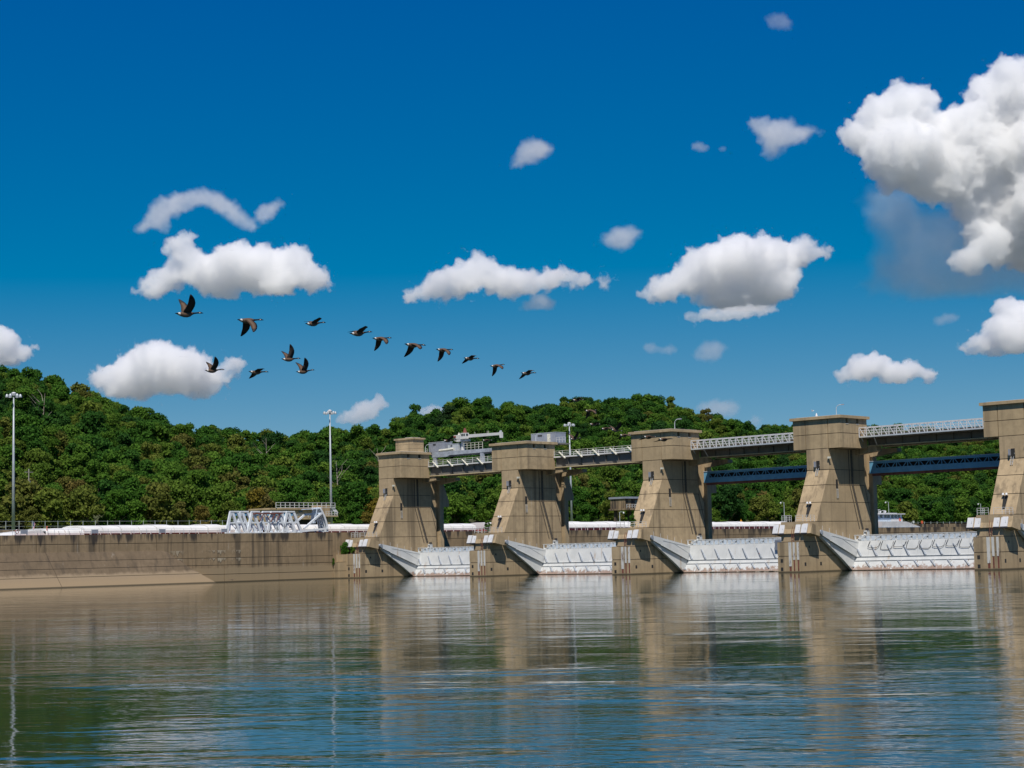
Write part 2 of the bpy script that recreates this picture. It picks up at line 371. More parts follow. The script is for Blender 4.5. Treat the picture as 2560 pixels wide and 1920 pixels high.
railing('handrail', 'thin grey handrail on the lock wall between gate segment and first pier', [(-5.1, -9, 10.04), (-5.1, 13, 10.04)], 1.05, M['galv'], 2.4, r=.025)
railing('handrail', 'thin grey handrail on the guide wall seen between first and second piers', [(-5.1, 16, 10.04), (-5.1, 64, 10.04)], 1.05, M['galv'], 3.2, r=.03)
railing('handrail', 'thin grey handrail on the guide wall seen beyond the second pier', [(-5.1, 66, 10.04), (-5.1, 180, 10.04)], 1.05, M['galv'], 3.2, r=.03)
SG = [(-87.6, 'leftmost grey board on the lock wall rail beside the life ring'), (-72.1, 'grey board on the lock wall rail, second from the left'),
      (-56.3, 'grey board on the lock wall rail, third from the left'), (-40.9, 'grey board on the lock wall rail beside the white frames')]
for y, l in SG:
    t = thing('rail_board', l, 'board', (-5.0, y, 10.3), group='grey boards on the lock wall rail')
    box('panel', M['sheet'], t, -.04, .04, -.72, .72, 0, .72)
    for yy in (-.74, .74): box('bracket', M['galv'], t, -.05, .05, yy-.03, yy+.03, -.27, .76)
t = thing('life_ring', 'red and white life ring on lock wall rail near left edge', 'life ring', (-4.98, -89.1, 10.72))
for k in range(8):
    a0, a1 = k*PI/4, (k+1)*PI/4
    MB().tube([(0, .33*math.cos(a0+(a1-a0)*i/3), .33*math.sin(a0+(a1-a0)*i/3)) for i in range(4)], .1, 6).build('ring_segment', M['red'] if k % 2 else M['white'], t)

# ------------------------------------------------------------------ dam piers
FZ = [(-3, -9.97), (5.3, -9.97), (5.3, -8.7), (8.8, -8.7), (8.8, -4.45), (18.0, .1), (18.0, .0), (27, .0)]
BZ = [(-3, 13.0), (13.6, 13.0), (15.25, 11.5), (21.75, 11.5), (21.75, 8.6), (27, 8.6)]
def chain(C, z0, z1):
    """points of a (z, y) break line between two heights"""
    def val(z, side):
        for (a, ya), (b, yb) in zip(C[:-1], C[1:]):
            if b > a and (a <= z < b if side > 0 else a < z <= b): return ya+(yb-ya)*(z-a)/(b-a)
    return [(val(z0, 1), z0)]+[(y, z) for z, y in C if z0+.01 < z < z1-.01]+[(val(z1, -1), z1)]
def lift_prof(z0, z1, inset=0):
    f = [(y+inset, z) for y, z in chain(FZ, z0, z1)]; b = [(y-inset, z) for y, z in chain(BZ, z0, z1)]
    return f[::-1]+b
LIFTS = [-3, 2.84, 5.3, 8.8, 12.17, 15.25, 18.0, 21.75, 24.35, 27.0]
HW = 2.32
def build_pier(first=False):
    t = thing('dam_pier', '', 'dam pier', (0, 0, 0), group='concrete piers of the dam')
    for z0, z1 in zip(LIFTS[:-1], LIFTS[1:]):
        MB().prism(lift_prof(z0+(.05 if z0 > 0 else 0), z1-(.05 if z1 < 27 else 0)), -HW, HW).build('concrete_lift', M['pier'] if z0 < 21 else M['head'], t)
    c = MB()
    for z0, z1 in ((-3, 5.25), (5.25, 8.75), (8.75, 18), (18, 21.74), (21.74, 26.9)):
        c.prism(lift_prof(z0, z1, .09), -HW+.09, HW-.09)
    c.build('joint_core', M['joint'], t)
    for s in ((1,) if first else (-1, 1)):                       # corbelled side wings of the head
        for z0, z1 in ((21.78, 24.30), (24.40, 26.05)):
            a, b = sorted((s*2.45, s*5.02)); MB().box(a, b, 0.0, 8.6, z0, z1).build('head_wing', M['head'], t)
        if s > 0:
            for y0, y1 in ((0, 1.85), (2.55, 5.25), (5.95, 8.6)): box('window_pier', M['head'], t, 2.45, 5.02, y0, y1, 26.05, 27.0)
            for y in (2.2, 5.6):
                w = box('window', M['glass'], t, 4.3, 4.6, y-.35, y+.35, 26.05, 27.0)
                box('sill', M['cover'], w, 4.6, 5.08, y-.42, y+.42, 25.99, 26.06)
        else: box('head_wing', M['head'], t, -5.02, -2.45, 0, 8.6, 26.05, 27.0)
        a, b = sorted((s*2.3, s*4.9)); box('wing_core', M['joint'], t, a, b, .14, 8.4, 21.9, 26.0)
    box('roof_slab', M['head'], t, -2.7 if first else -5.42, 5.42, -.45, 9.05, 27.0, 27.5)
    box('roof_membrane', M['cover'], t, -2.2 if first else -4.6, 4.6, .5, 8.4, 27.5, 27.62)
    for s in (-1, 1):                                            # bearing corbels for the bridge girders
        a, b = s*2.3, s*6.9
        MB().prism([(a, 20.75), (b, 21.25), (b*.975, 22.1), (a, 22.2)], 8.75 if s > 0 else 8.76, 10.3, 'y').build('bearing_corbel', M['pier'], t)
        a, b = s*2.3, s*8.0
        MB().prism([(a, 20.5), (b, 21.2), (b*.985, 21.86), (a, 21.95)], 13.6, 15.2, 'y').build('bearing_corbel', M['pier'], t)
    # upstream shaft behind the bulkhead slot, with its overhanging haunch
    MB().prism([(14.2, -3), (15.3, -3), (15.4, 15.45), (17.15, 15.5), (17.12, 16.7), (15.45, 20.8), (15.4, 22), (14.2, 22)], -HW, HW).build('upstream_shaft', M['pier'], t)
    box('slot_wall', M['pier'], t, -1.2, 1.2, 11.4, 14.3, -3, 21.7)
    # trunnion block across the nose
    MB().prism([(-9.0, 6.75), (-8.35, 8.45), (-6.0, 7.8), (-6.2, 6.2)], -4.0, 4.0).build('trunnion_block', M['pier'], t)
    box('platform', M['pier'], t, -2.6, 2.6, -8.72, -4.2, 8.78, 8.9) if False else None
    for x0, x1 in ((-3.85, -2.75), (-2.5, -1.5), (.85, 1.85), (2.1, 3.3)):
        c = MB().prism([(-9.25, 6.85), (-8.66, 8.4), (-8.5, 8.36), (-9.05, 6.8)], x0, x1).build('trunnion_cover', M['white'], t)
        MB().bar(((x0+x1)/2+.3, -9.06, 7.5), ((x0+x1)/2+.3, -8.93, 7.85), .07).build('handle', M['galv'], c)
        box('base_seal', M['black'], c, x0+.02, x1-.02, -9.24, -8.9, 6.6, 6.84)
    ld = MB()
    for x in (.1, .5): ld.bar((x, -9.12, 5.3), (x, -8.95, 6.75), .06).bar((x, -9.12, 6.75), (x, -8.45, 8.6), .06)
    for i in range(10): ld.box(.1, .5, -9.14+.07*i, -9.1+.07*i, 5.5+.32*i, 5.54+.32*i)
    ld.build('ladder', M['rust'], t)
    for x0, x1, zb in ((.02, .58, 1.1), (.9, 1.32, 2.2), (1.74, 2.16, 2.2)):
        box('guide_strip', M['rustpipe'], t, x0, x1, -10.02, -9.9, zb, 5.24)
        box('guide_slot', M['rust'], t, x0+.08, x1-.08, -9.995, -9.93, .3, zb-.003)
    for y, z in ((-9.98, 1.75), (-9.98, .3)): box('recess_shade', M['dark'], t, -1.75, -1.25, y-.005, y+.3, z, z+.62)  # flush dark boxes, the shade of small niches put into the colour
    for y in (-8.4, -3.65): box('recess_shade', M['dark'], t, 2.2, HW+.006, y-.26, y+.26, 1.1, 1.72)
    box('recess_shade', M['dark'], t, 2.2, HW+.006, -7.2, -6.9, 4.2, 4.6)
    # dark niche plates with painted shade, ladders, lamps
    d = box('door', M['dark'], t, -.3, .42, -.012, .2, 18.05, 19.62)  # dark plate painting the shade of a niche in the shaft
    box('handle', M['galv'], d, .3, .34, -.03, .0, 18.7, 18.9)
    box('open_leaf', M['sheet'], t, -.52, -.31, -.5, -.01, 18.5, 19.5)
    l = MB()
    for x in (-.2, .22): l.bar((x, -.62, 16.95), (x, -.12, 18.3), .05)
    for i in range(5): l.bar((-.2, -.60+.1*i, 17.0+.26*i), (.22, -.60+.1*i, 17.0+.26*i), .05)
    l.build('ladder', M['galv'], t)
    d = box('side_niche_shade', M['dark'], t, 2.2, HW+.012, 2.0, 2.65, 14.6, 16.25)  # side niche, its shade painted as a dark plate
    l = MB()
    for y in (2.1, 2.5): l.bar((HW+.1, y, 12.9), (HW+.1, y, 14.6), .05)
    for i in range(6): l.bar((HW+.1, 2.1, 13.0+.28*i), (HW+.1, 2.5, 13.0+.28*i), .05)
    l.build('ladder', M['galv'], t)
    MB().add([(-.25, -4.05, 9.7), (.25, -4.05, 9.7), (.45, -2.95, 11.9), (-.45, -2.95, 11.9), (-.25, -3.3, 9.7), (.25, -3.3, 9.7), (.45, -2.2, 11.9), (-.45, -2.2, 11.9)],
             [(0, 1, 2, 3), (4, 7, 6, 5), (0, 4, 5, 1), (1, 5, 6, 2), (2, 6, 7, 3), (3, 7, 4, 0)]).build('slope_niche_shade', M['dark'], t)  # dark wedge painting the shade of the niche in the slope
    for x in (-.3, .3): MB().tube([(x, -3.35, 11.95), (x, -3.25, 12.3)], [.22, .16], 8).build('floodlight', M['white'], t)
    MB().box(HW, HW+.5, -.35, .05, 19.9, 20.25).build('floodlight', M['cream'], t)
    # gate lifting chains hanging down the side of the pier
    for y, w in ((6.4, .16), (7.3, .55)):
        MB().bar((HW+.03, y, 21.6), (HW+.03, y+.05, 15.3), .05, w, (0, 1, 0)).bar((HW+.03, y+.05, 15.3), (HW+.03, y+2.6+.35*w, 7.4), .05, w, (0, 1, 0)).build('lifting_chain', M['chain'], t)
    b = MB().bar((HW+.02, 11.3, 15.2), (HW+.02, 13.0, 9.8), .03, .1, (0, 1, 0)); b.build('drain_pipe', M['joint'], t)
    return t
def pier_rail(t, xl, xr):
    railing('', '', [(xl, -6.2, 8.8), (xl, -8.5, 8.8), (-.2, -8.5, 8.8)], 1.1, M['cover'], 1.2, r=.03, rails=(1., .66, .33), parent=t)
    railing('', '', [(.7, -8.5, 8.8), (xr, -8.5, 8.8), (xr, -5.0, 8.8)], 1.1, M['cover'], 1.2, r=.03, rails=(1., .66, .33), parent=t)
P1 = build_pier(True)
P1['label'] = 'dam pier beside the lock wall with a square cupola on its roof'
cu = MB().box(-2.3, 3.4, 5.2, 8.5, 27.63, 30.5).build('cupola', M['head'], P1)
box('cupola_roof', M['head'], cu, -2.6, 3.7, 4.9, 8.8, 30.5, 30.85); box('roof_hatch', M['cover'], cu, .4, 2.6, 5.6, 8.2, 30.85, 31.0)
for z in (28.4, 29.4): box('joint_strip', M['joint'], cu, -2.303, 3.403, 5.197, 8.4, z, z+.05)
for i in range(3):
    box('wall_panel', M['pier'], P1, -4.52, -2.36, -11.78+.9*(i == 2), 13.4, (-3, 1.7, 3.6)[i], (1.62, 3.52, 5.2)[i])
box('wall_panel', M['wall'], P1, -7, -4.55, -11.75, 13.4, -3, 10.03)
P2 = build_pier()
PIERS = [P1, P2]
P2['label'] = 'second dam pier, the one with grey equipment house behind its roof'
for o_ in (P1, P2): pier_rail(o_, -2.2, 2.2)
COL_ALL = list(COL.objects)
for o_ in COL_ALL:
    if o_.parent: CH.setdefault(o_.parent.name, []).append(o_)
for k, lab in ((2, 'middle dam pier with curved lamp on roof, between open bridge and truss walkway'), (3, 'dam pier with white dome and curved lamp on roof, between two truss walkways'),
               (4, 'tallest dam pier cut off by the right edge of the photo')):
    p = copy_tree(P2); p['label'] = lab; PIERS.append(p)
for k, p in enumerate(PIERS): p.location.x = 38*k

# ------------------------------------------------------------------ tainter gates
def build_gate():
    t = thing('tainter_gate', '', 'dam gate', (0, 0, 0), group='white tainter gates between the piers')
    L, R = 2.45, 35.55
    prof = [(4.85, .12), (5.72, 1.7), (6.05, 2.42), (6.75, 5.2)]
    n = 10
    for i in range(n):                                            # plate panels between the stiffeners
        a, b = L+(R-L)*i/n+.012, L+(R-L)*(i+1)/n-.012
        for (p, q) in zip(prof[:-1], prof[1:]):
            MB().prism([p, q, (q[0]+.2, q[1]), (p[0]+.2, p[1])], a, b).build('plate', M['gate'], t)
    box('top_plate', M['gate'], t, L, R, 6.75, 11.0, 5.2, 5.28)
    MB().prism([(9.6, .1), (10.5, 2.5), (11.0, 6.15), (11.15, 6.15), (10.7, 2.5), (9.85, .1)], L, R).build('skin_plate', M['gate'], t)
    box('bottom_seal', M['joint'], t, L, R, 4.8, 9.7, .03, .13)
    upper = MB().bar((0, -.02, 4.45), (1.42, -.66, 2.55), .12, .46, (0, 1, .35)).mesh('stiffener', M['stiff'])
    lower = MB().bar((0, .1, 1.66), (1.15, -.5, .62), .12, .42, (0, 1, .5)).mesh('stiffener', M['stiff'])
    for i in range(10):
        x = L+.55+3.27*i
        part('stiffener', upper, t, (x, 6.66, 0)); part('stiffener', lower, t, (x-.7, 5.6, 0))
        if i: MB().bar((x-.35, 5.1, .66), (x+.05, 5.62, 1.66), .09, .1).build('brace', M['rustpipe'], t)
    MB().prism([(5.66, 1.66), (5.58, 1.7), (5.58, 1.76), (5.72, 1.76)], L, R).build('edge_rail', M['gate'], t)
    MB().prism([(6.0, 2.38), (5.88, 2.42), (5.88, 2.48), (6.07, 2.48)], L, R).build('edge_rail', M['gate'], t)
    # top frame: posts and raking braces carrying a rail
    pm = MB().box(-.12, .12, 6.95, 7.15, 5.28, 6.2).mesh('frame_post', M['gate'])
    for i in range(32): part('frame_post', pm, t, (L+.2+1.05*i, 0, 0))
    box('top_rail', M['gate'], t, L, R, 6.9, 7.3, 6.2, 6.32)
    box('skin_shade_panel', M['lightblue'], t, L+.4, R-.4, 7.9, 8.0, 5.3, 6.1)  # added pale blue sheet paints the skin plate's shaded inner face
    bm_ = MB().bar((0, 6.88, 5.32), (1.65, 6.88, 6.2), .1, .16, (0, 1, 0)).mesh('raking_brace', M['gate'])
    for i in range(10): part('raking_brace', bm_, t, (L+1.0+3.25*i, 0, 0))
    # arms: sheeted on their inner side, narrowing down to the trunnion
    for s in (0, 1):
        X = (lambda v: v) if s == 0 else (lambda v: 38-v)
        a, b = sorted((X(2.75), X(3.5)))
        arm = MB().prism([(-5.0, 7.3), (-4.75, 6.4), (5.95, 2.36), (6.72, 5.2)], a, b).build('gate_arm', M['gate'], t)
        a, b = sorted((X(2.6), X(3.2)))
        MB().prism([(-4.4, 6.2), (-4.2, 5.85), (2.45, 1.75), (4.8, .1), (5.95, 2.3)], a, b).build('lower_arm_plate', M['gate'], arm)
        lr = MB().bar((X(3.5), -1.8, 6.3), (X(3.5), 6.5, 4.95), .1, .08).bar((X(3.52), -2.2, 5.4), (X(3.52), 5.9, 2.45), .16, .14)
        lr.bar((X(3.52), 1.2, 5.85), (X(3.52), 6.3, 3.7), .05, .06); lr.build('arm_flange', M['gate'], arm)
        for i in range(6):
            f = i/5; y, z = -4.2+f*10.5, 7.25-f*1.95
            MB().bar((X(3.3), y, z), (X(3.3), y, z+.75), .04).build('rail_post', M['cover'], arm)
        MB().tube([(X(2.45), -4.95, 6.9), (X(3.6), -4.95, 6.9)], .38, 14).build('trunnion', M['stiff'], t)
        a, b = sorted((X(2.5), X(3.35)))
        tw = MB().box(a, a+.12, 10.0, 10.7, 5.28, 7.1).box(b-.12, b, 10.0, 10.7, 5.28, 7.1).box(a, b, 10.0, 10.7, 6.85, 7.1).box(a, b, 10.0, 10.7, 5.9, 6.1).build('chain_bracket', M['gate'], t)
        MB().bar((X(2.9), 10.0, 6.4), (X(2.9), 6.4, 5.1), .35, .2).build('bracket_strut', M['gate'], tw)
        box('chain_pin', M['black'], tw, a+.3, b-.1, 10.2, 10.6, 7.1, 7.5)
    return t
G1 = build_gate(); GATES = [G1]
bx = MB().box(0, 1.6, 5.9, 6.5, 3.9, 5.9)
for i in range(9): bx.box(-.02, 1.62, 5.86, 5.9, 4.0+.2*i, 4.1+.2*i)
for o_ in COL.objects:
    if o_.parent == G1 or (o_.parent and o_.parent.parent == G1): CH.setdefault(o_.parent.name, []).append(o_)
GL = ['white tainter gate nearest the lock wall, between first and second piers', 'white tainter gate between the second and middle piers', 'white tainter gate between middle and fourth piers with debris along its foot',
      'widest looking white tainter gate with black hoses looped over its plates', 'white tainter gate at right edge, only its arm showing']
for k in range(1, 5): GATES.append(copy_tree(G1))
for k, g in enumerate(GATES): g.location.x = 38*k; g['label'] = GL[k]
for k, (x, l) in enumerate(((27.0, 'grey louvred box hung on the gate beside the second pier'), (23.6, 'grey louvred box hung on the second gate from the lock wall'), (23.9, 'grey louvred box hung on the gate beside the fourth pier'))):
    t = thing('louvred_box', l, 'equipment box', (38*k+x, 0, 0), group='grey louvred boxes on the gates'); bx.build('housing', M['sheet'], t)
# black air hoses looped across the fourth gate
for i in range(9):
    x = 114+6+2.6*i; d = random.Random(i).uniform(-.25, .25)
    t = tag(MB().tube([(x, 6.62, 5.15), (x-.2, 6.4, 4.6), (x-.35, 6.25, 3.95+d), (x+.2, 6.22, 3.8+d), (x+1.5, 6.22, 3.8+d), (x+1.9, 6.3, 4.1+d), (x+2.2, 6.55, 5.05)], .045, 6).build('air_hose', M['black']),
            'black hose looped over white plates of the fourth gate', 'hose', 'hoses on the fourth gate')
rd = random.Random(5)
for i in range(7):
    x = 76+rd.uniform(8, 33); r = rd.uniform(.25, .6)
    b = MB()
    for j in range(3): b.tube([(x+rd.uniform(-r, r)-r, 4.2+rd.uniform(-.4, .2), .05), (x+rd.uniform(-r, r)+r, 4.2+rd.uniform(-.4, .2), .18)], [.10, .05], 6)
    tag(b.build('driftwood', M['deadwood']), 'pale driftwood and foam floating against foot of third gate', 'driftwood', 'driftwood at the third gate')

# ------------------------------------------------------------------ service bridge
def bridge(k, brown=False):
    nm = ['service bridge span carrying the white crane, between first and second piers', 'open railed service bridge span between second and middle piers',
          'service bridge span under the truss walkway, between middle and fourth piers', 'service bridge span under the truss walkway at right'][k]
    t = thing('bridge_span', nm, 'bridge span', (38*k, 0, 0), group='service bridge spans between the piers')
    m = M['girder_brown'] if brown else M['girder']
    for y, x0 in ((8.85, 2.6), (14.0, 2.6)):
        g = MB().box(x0+2.4, 33.0, y, y+.08, 22.3, 24.2).build('girder', m, t)
        box('bottom_flange', M['flange'], g, x0+2.4, 33.0, y-.35, y+.45, 22.12, 22.298)
        box('top_flange', m, g, x0+2.4, 33.0, y-.3, y+.4, 24.2, 24.3)
        for i in range(9): box('web_stiffener', m, g, 5.3+3.4*i, 5.36+3.4*i, y-.26, y, 22.3, 24.2)
    y0 = 8.2 if not brown else 5.75
    box('deck', M['galv'] if not brown else m, t, 5.0, 33.0, y0, 14.5, 24.3 if not brown else 23.52, 24.46 if not brown else 23.62)
    if not brown:
        box('kerb_beam', M['cover'], t, 5.0, 33.0, y0-.06, y0, 24.2, 24.5)
        post = MB().box(-.04, .04, -.04, .04, 0, 1.2).mesh('post', M['cover'])
        for y in (y0+.06, 14.4):
            for i in range(13): part('post', post, t, (5.1+2.32*i, y, 24.46))
            for z in (25.6, 25.2, 24.85): box('rail', M['cream'] if z > 25.5 else M['cover'], t, 4.2 if z > 25.5 and y < 10 else 5.0, 33.0, y-.035, y+.035, z-.035, z+.035)
        for i in range(7):
            x = (6.6+4.65*i)
            if x < 32: MB().bar((x, y0-.1, 25.35), (x+1.85, y0-.25, 23.95), .3, .16).build('raking_strut', M['cream'], t)
    else:
        for x in (5.6, 8.2):
            MB().bar((x, 5.9, 23.5), (x+.3-1.6, 8.8, 22.3), .14).build('deck_bracket', M['galv'], t)
    return t
for k in range(4): bridge(k, k > 1)
def walkway(k):
    t = thing('truss_walkway', ['white truss walkway between middle and fourth piers', 'white truss walkway between the fourth pier and right edge pier'][k-2], 'walkway', (38*k, 0, 0), group='white truss walkways')
    x0, x1 = 5.2, 32.8
    n = 18; st = (x1-x0)/n
    pm = MB().box(-.06, .06, -.06, .06, 0, 1.65).mesh('post', M['white'])
    dm = MB().bar((0, 0, 1.62), (st*.62, 0, .06), .075, .09).mesh('diagonal', M['white'])
    for y in (5.75, 7.55):
        if y > 7: pm = MB().box(-.04, .04, -.04, .04, 0, 1.65).mesh('post', M['galv'])
        for z, w in ((23.72, .13), (25.4, .07), (24.85, .035), (24.4, .035)):
            box('chord', M['galv'] if w > .1 else M['white'], t, x0, x1, y-w, y+w, z-w, z+w)
        for i in range(n+1): part('post', pm, t, (x0+st*i, y, 23.78))
        for i in range(n if y < 7 else 0): part('diagonal', dm, t, (x0+st*i+.1, y-.02, 23.78))
    box('floor', M['rust'], t, x0, x1, 5.9, 7.4, 23.66, 23.74)
    roof = MB()
    for i in range(n+1): MB().bar((x0+st*i, 5.75, 25.42), (x0+st*i, 7.55, 25.55), .07).build('cross_bar', M['galv'], t)
    return t
walkway(2); walkway(3)

# blue emergency bulkheads parked in the slots
for k, l in ((2, 'blue perforated bulkhead beam between middle and fourth piers'), (3, 'blue perforated bulkhead beam between fourth pier and right edge pier')):
    t = thing('bulkhead_beam', l, 'bulkhead', (38*k, 0, 0), group='blue bulkhead beams under the bridge')
    x0, x1 = 2.36, 35.64
    box('lower_plate', M['blue'], t, x0, x1, 13.15, 13.3, 17.45, 18.45)
    box('upper_plate', M['blue'], t, x0, x1, 13.15, 13.3, 19.2, 19.62)
    box('top_flange', M['lightblue'], t, x0, x1, 13.05, 14.1, 19.62, 19.7)
    box('end_plate', M['blue'], t, x0, x0+1.3, 13.155, 13.3, 18.45, 19.2); box('end_plate', M['blue'], t, x1-1.3, x1, 13.155, 13.3, 18.45, 19.2)
    box('opening_shade_plate', M['dark'], t, x0, x1, 13.95, 14.05, 17.5, 19.6)  # dark plate paints the shade inside the beam's openings
    box('seal_timber', M['rust'], t, x0+.4, x1-.4, 13.3, 14.0, 17.0, 17.44)
    x = x0+1.3; wd = MB()
    m1 = MB().bar((0, 13.2, 19.2), (.62, 13.2, 18.45), .1, .14, (0, 1, 0)).mesh('web_diagonal', M['blue']); m2 = MB().bar((0, 13.2, 18.45), (.62, 13.2, 19.2), .1, .14, (0, 1, 0)).mesh('web_diagonal', M['blue'])
    mg = MB().box(-.07, .07, 13.16, 13.28, 18.45, 19.2).mesh('web_post', M['blue'])
    while x < x1-2.6:
        part('web_diagonal', m1, t, (x+.05, 0, 0)); part('web_diagonal', m2, t, (x+1.15, 0, 0)); part('web_post', mg, t, (x+2.05, 0, 0)); x += 2.3

# ------------------------------------------------------------------ crane platform over the first span
t = thing('crane_platform', 'weathered grey steel crane runway between first and second piers', 'platform', (0, 9.3, 0))
MB().prism([(4.9, 26.35), (9.8, 26.32), (10.7, 26.62), (31.5, 26.68), (31.5, 27.4), (4.9, 27.5)], 0, .25, 'y').build('edge_beam', M['beam'], t)
MB().prism([(2.5, 26.6), (35.5, 26.6), (35.5, 27.35), (2.5, 27.35)], 4.2, 4.5, 'y').build('edge_beam', M['beam'], t)
box('deck', M['girder'], t, -2.5, 43, .3, 4.1, 27.2, 27.42)
for x in (5.4, 20.3, 34): box('leg', M['beam'], t, x, x+1.0, .05, .5, 24.5, 26.6)
railing('', '', [(15.0, .15, 27.45), (21.0, .15, 27.45)], 1.5, M['cream'], 1.2, r=.04, rails=(1., .66, .33), parent=t)
railing('', '', [(27.0, .15, 27.4), (32.4, .15, 27.4)], .95, M['cream'], 1.5, r=.03, parent=t)
railing('', '', [(.3, .15, 27.5), (3.5, .15, 27.5)], .95, M['cover'], 1.2, r=.03, parent=t)
def container(label, x0, x1, y0, y1, z0, z1, mat, door=None):
    t = thing('equipment_cabin', label, 'cabin', ((x0+x1)/2, (y0+y1)/2, z0)); hx, hy, h = (x1-x0)/2, (y1-y0)/2, z1-z0
    box('shell', mat, t, -hx, hx, -hy, hy, 0, h); box('roof', M['galv'], t, -hx-.06, hx+.06, -hy-.06, hy+.06, h, h+.08)
    rib = MB().box(-.04, .04, -.05, 0, .05, h-.05).mesh('rib', mat)
    n = max(3, int(hx*2/.7))
    for i in range(n+1): part('rib', rib, t, (-hx+.06+i*(2*hx-.12)/n, -hy, 0))
    box('vent', M['black'], t, -hx*.45, -hx*.1, -hy-.06, -hy, h*.72, h*.86)
    if door:
        d = box('door', M['cream'], t, door-.45, door+.45, -hy-.07, -hy, .02, h*.9); box('handle', M['black'], d, door+.3, door+.36, -hy-.1, -hy-.07, h*.4, h*.48)
container('large grey ribbed cabin at left end of the crane runway', 3.6, 8.6, 9.9, 12.4, 27.45, 29.75, M['sheet'])
container('pale low cabin in the middle of the crane runway under the crane', 9.0, 12.2, 10.6, 12.6, 27.45, 29.1, M['galv'])
container('grey equipment house with pale door behind the second pier roof', 38-2.4, 38+4.6, 9.4, 12.6, 27.45, 29.65, M['sheet'], door=1.6)
railing('handrail', 'pale handrail beside the grey equipment house on second pier', [(38+4.7, 9.5, 27.45), (38+7.2, 9.5, 27.45)], 1.1, M['cover'], .8, r=.035)
b = MB().tube([(0, 0, 0), (4.6, 0, .14)], .3, 8)
tag(b.build('steel_beam', M['cream']), 'cream painted steel beam lying on the crane runway below the crane', 'beam'); bpy.data.objects['steel_beam'].location = (7.4, 9.5, 27.75)
t = thing('hydraulic_crane', 'white hydraulic crane with long level boom above first bridge span', 'crane', (12.9, 11.5, 27.45))
MB().tube([(0, 0, 0), (0, 0, 1.1), (0, 0, 2.3)], [.5, .42, .42], 12).build('pedestal', M['white'], t)
box('turntable', M['cover'], t, -1.2, 1.6, -.8, .8, 2.1, 2.6)
cb = MB().prism([(.25, 2.6), (2.0, 2.6), (2.0, 3.9), (.5, 3.95)], -1.2, -.1, 'y').build('cab', M['cover'], t)
for x0, x1 in ((.72, 1.25), (1.38, 1.85)): box('window', M['glass'], cb, x0, x1, -1.215, -1.19, 3.2, 3.72)
box('side_window', M['glass'], cb, 1.99, 2.01, -1.0, -.3, 3.2, 3.72)
MB().tube([(1.1, -.4, 3.95), (1.1, -.4, 5.05)], [.5, .2], 10).build('exhaust_hood', M['rust'], t)
en = MB().box(-2.2, -.5, -.7, .7, 2.75, 3.6).build('engine', M['cover'], t)
MB().tube([(-1.2, 0, 3.6), (-1.2, 0, 4.15)], [.3, .08], 8).build('exhaust', M['cream'], en); MB().tube([(-2.0, -.75, 3.2), (-1.5, -.75, 3.2)], .28, 10).build('winch_drum', M['rust'], en)
MB().bar((-2.2, -.6, 2.5), (-.6, -.6, 2.0), .16).bar((-.4, .5, 1.6), (1.0, .5, 2.2), .2).build('lower_frame', M['cream'], t)
bo = MB().add([(1.6, -.35, 2.85), (1.6, .35, 2.85), (1.6, .35, 3.55), (1.6, -.35, 3.55), (11.4, -.25, 2.85), (11.4, .25, 2.85), (11.4, .25, 3.4), (11.4, -.25, 3.4)],
         [(0, 1, 2, 3), (4, 7, 6, 5), (0, 4, 5, 1), (1, 5, 6, 2), (2, 6, 7, 3), (3, 7, 4, 0)]).build('boom', M['cover'], t)
MB().add([(11.4, -.3, 3.5), (12.1, -.3, 3.45), (12.1, -.3, 2.2), (11.65, -.3, 2.2), (11.4, .3, 3.5), (12.1, .3, 3.45), (12.1, .3, 2.2), (11.65, .3, 2.2)],
         [(0, 1, 2, 3), (4, 7, 6, 5), (0, 4, 5, 1), (1, 5, 6, 2), (2, 6, 7, 3), (3, 7, 4, 0)]).build('boom_head', M['cover'], bo)
MB().tube([(11.7, -.12, 3.6), (11.7, .12, 3.6)], .25, 12).build('sheave', M['galv'], bo)
for x in (3.8, 7.6, 8.0): MB().bar((x, 0, 3.4), (x, 0, 4.0), .06).build('stanchion', M['cream'], bo)
MB().tube([(11.9, 0, 2.3), (11.9, 0, .6)], .03, 6).build('hoist_rope', M['black'], t)

# curved street lamps on the pier roofs
def lamp(label, x, y, z, h=1.7, arm=1.15, base=False, a=PI*.1):
    t = thing('street_lamp', label, 'street lamp', (x, y, z), a, group='curved lamps on the pier roofs')
    pts = [(0, 0, 0), (0, 0, h*.6)]+[(arm*.55*(1-math.cos(q)), 0, h*.6+h*.4*math.sin(q)) for q in (.4, .8, 1.2, PI/2)]+[(arm*.85, 0, h*1.01)]
    MB().tube(pts, .06, 8).build('pole', M['galv'], t)
    MB().prism([(-.14, -.1), (.14, -.1), (.14, .06), (0, .1), (-.14, .06)], arm*.82, arm*1.25).build('lantern', M['cream'], t) if False else MB().box(arm*.82, arm*1.25, -.12, .12, h*.96, h*1.06).build('lantern', M['sheet'], t)
    box('foot', M['galv'], t, -.15, .15, -.15, .15, 0, .12); return t
lamp('curved lamp on first pier roof beside the square cupola', 4.9, 7.6, 27.5)
lamp('curved lamp in front of grey equipment house on second pier', 38+3.0, 5.0, 27.6)
lamp('curved lamp standing on the middle pier roof against the hill', 76+3.2, 3.4, 27.6, 2.0)
lamp('curved dark headed lamp on fourth pier roof against blue sky', 114+2.9, 2.2, 27.6, 1.9)
t = thing('camera_dome', 'small white camera dome on fourth pier roof', 'camera', (114-1.2, 2.0, 27.6))
MB().tube([(0, 0, 0), (0, 0, .3), (0, 0, .75)], [.22, .2, .05], 10).build('housing', M['white'], t)
t = thing('gull', 'white gull in flight just above fourth pier roof', 'bird', (114-1.7, 1.6, 28.75))
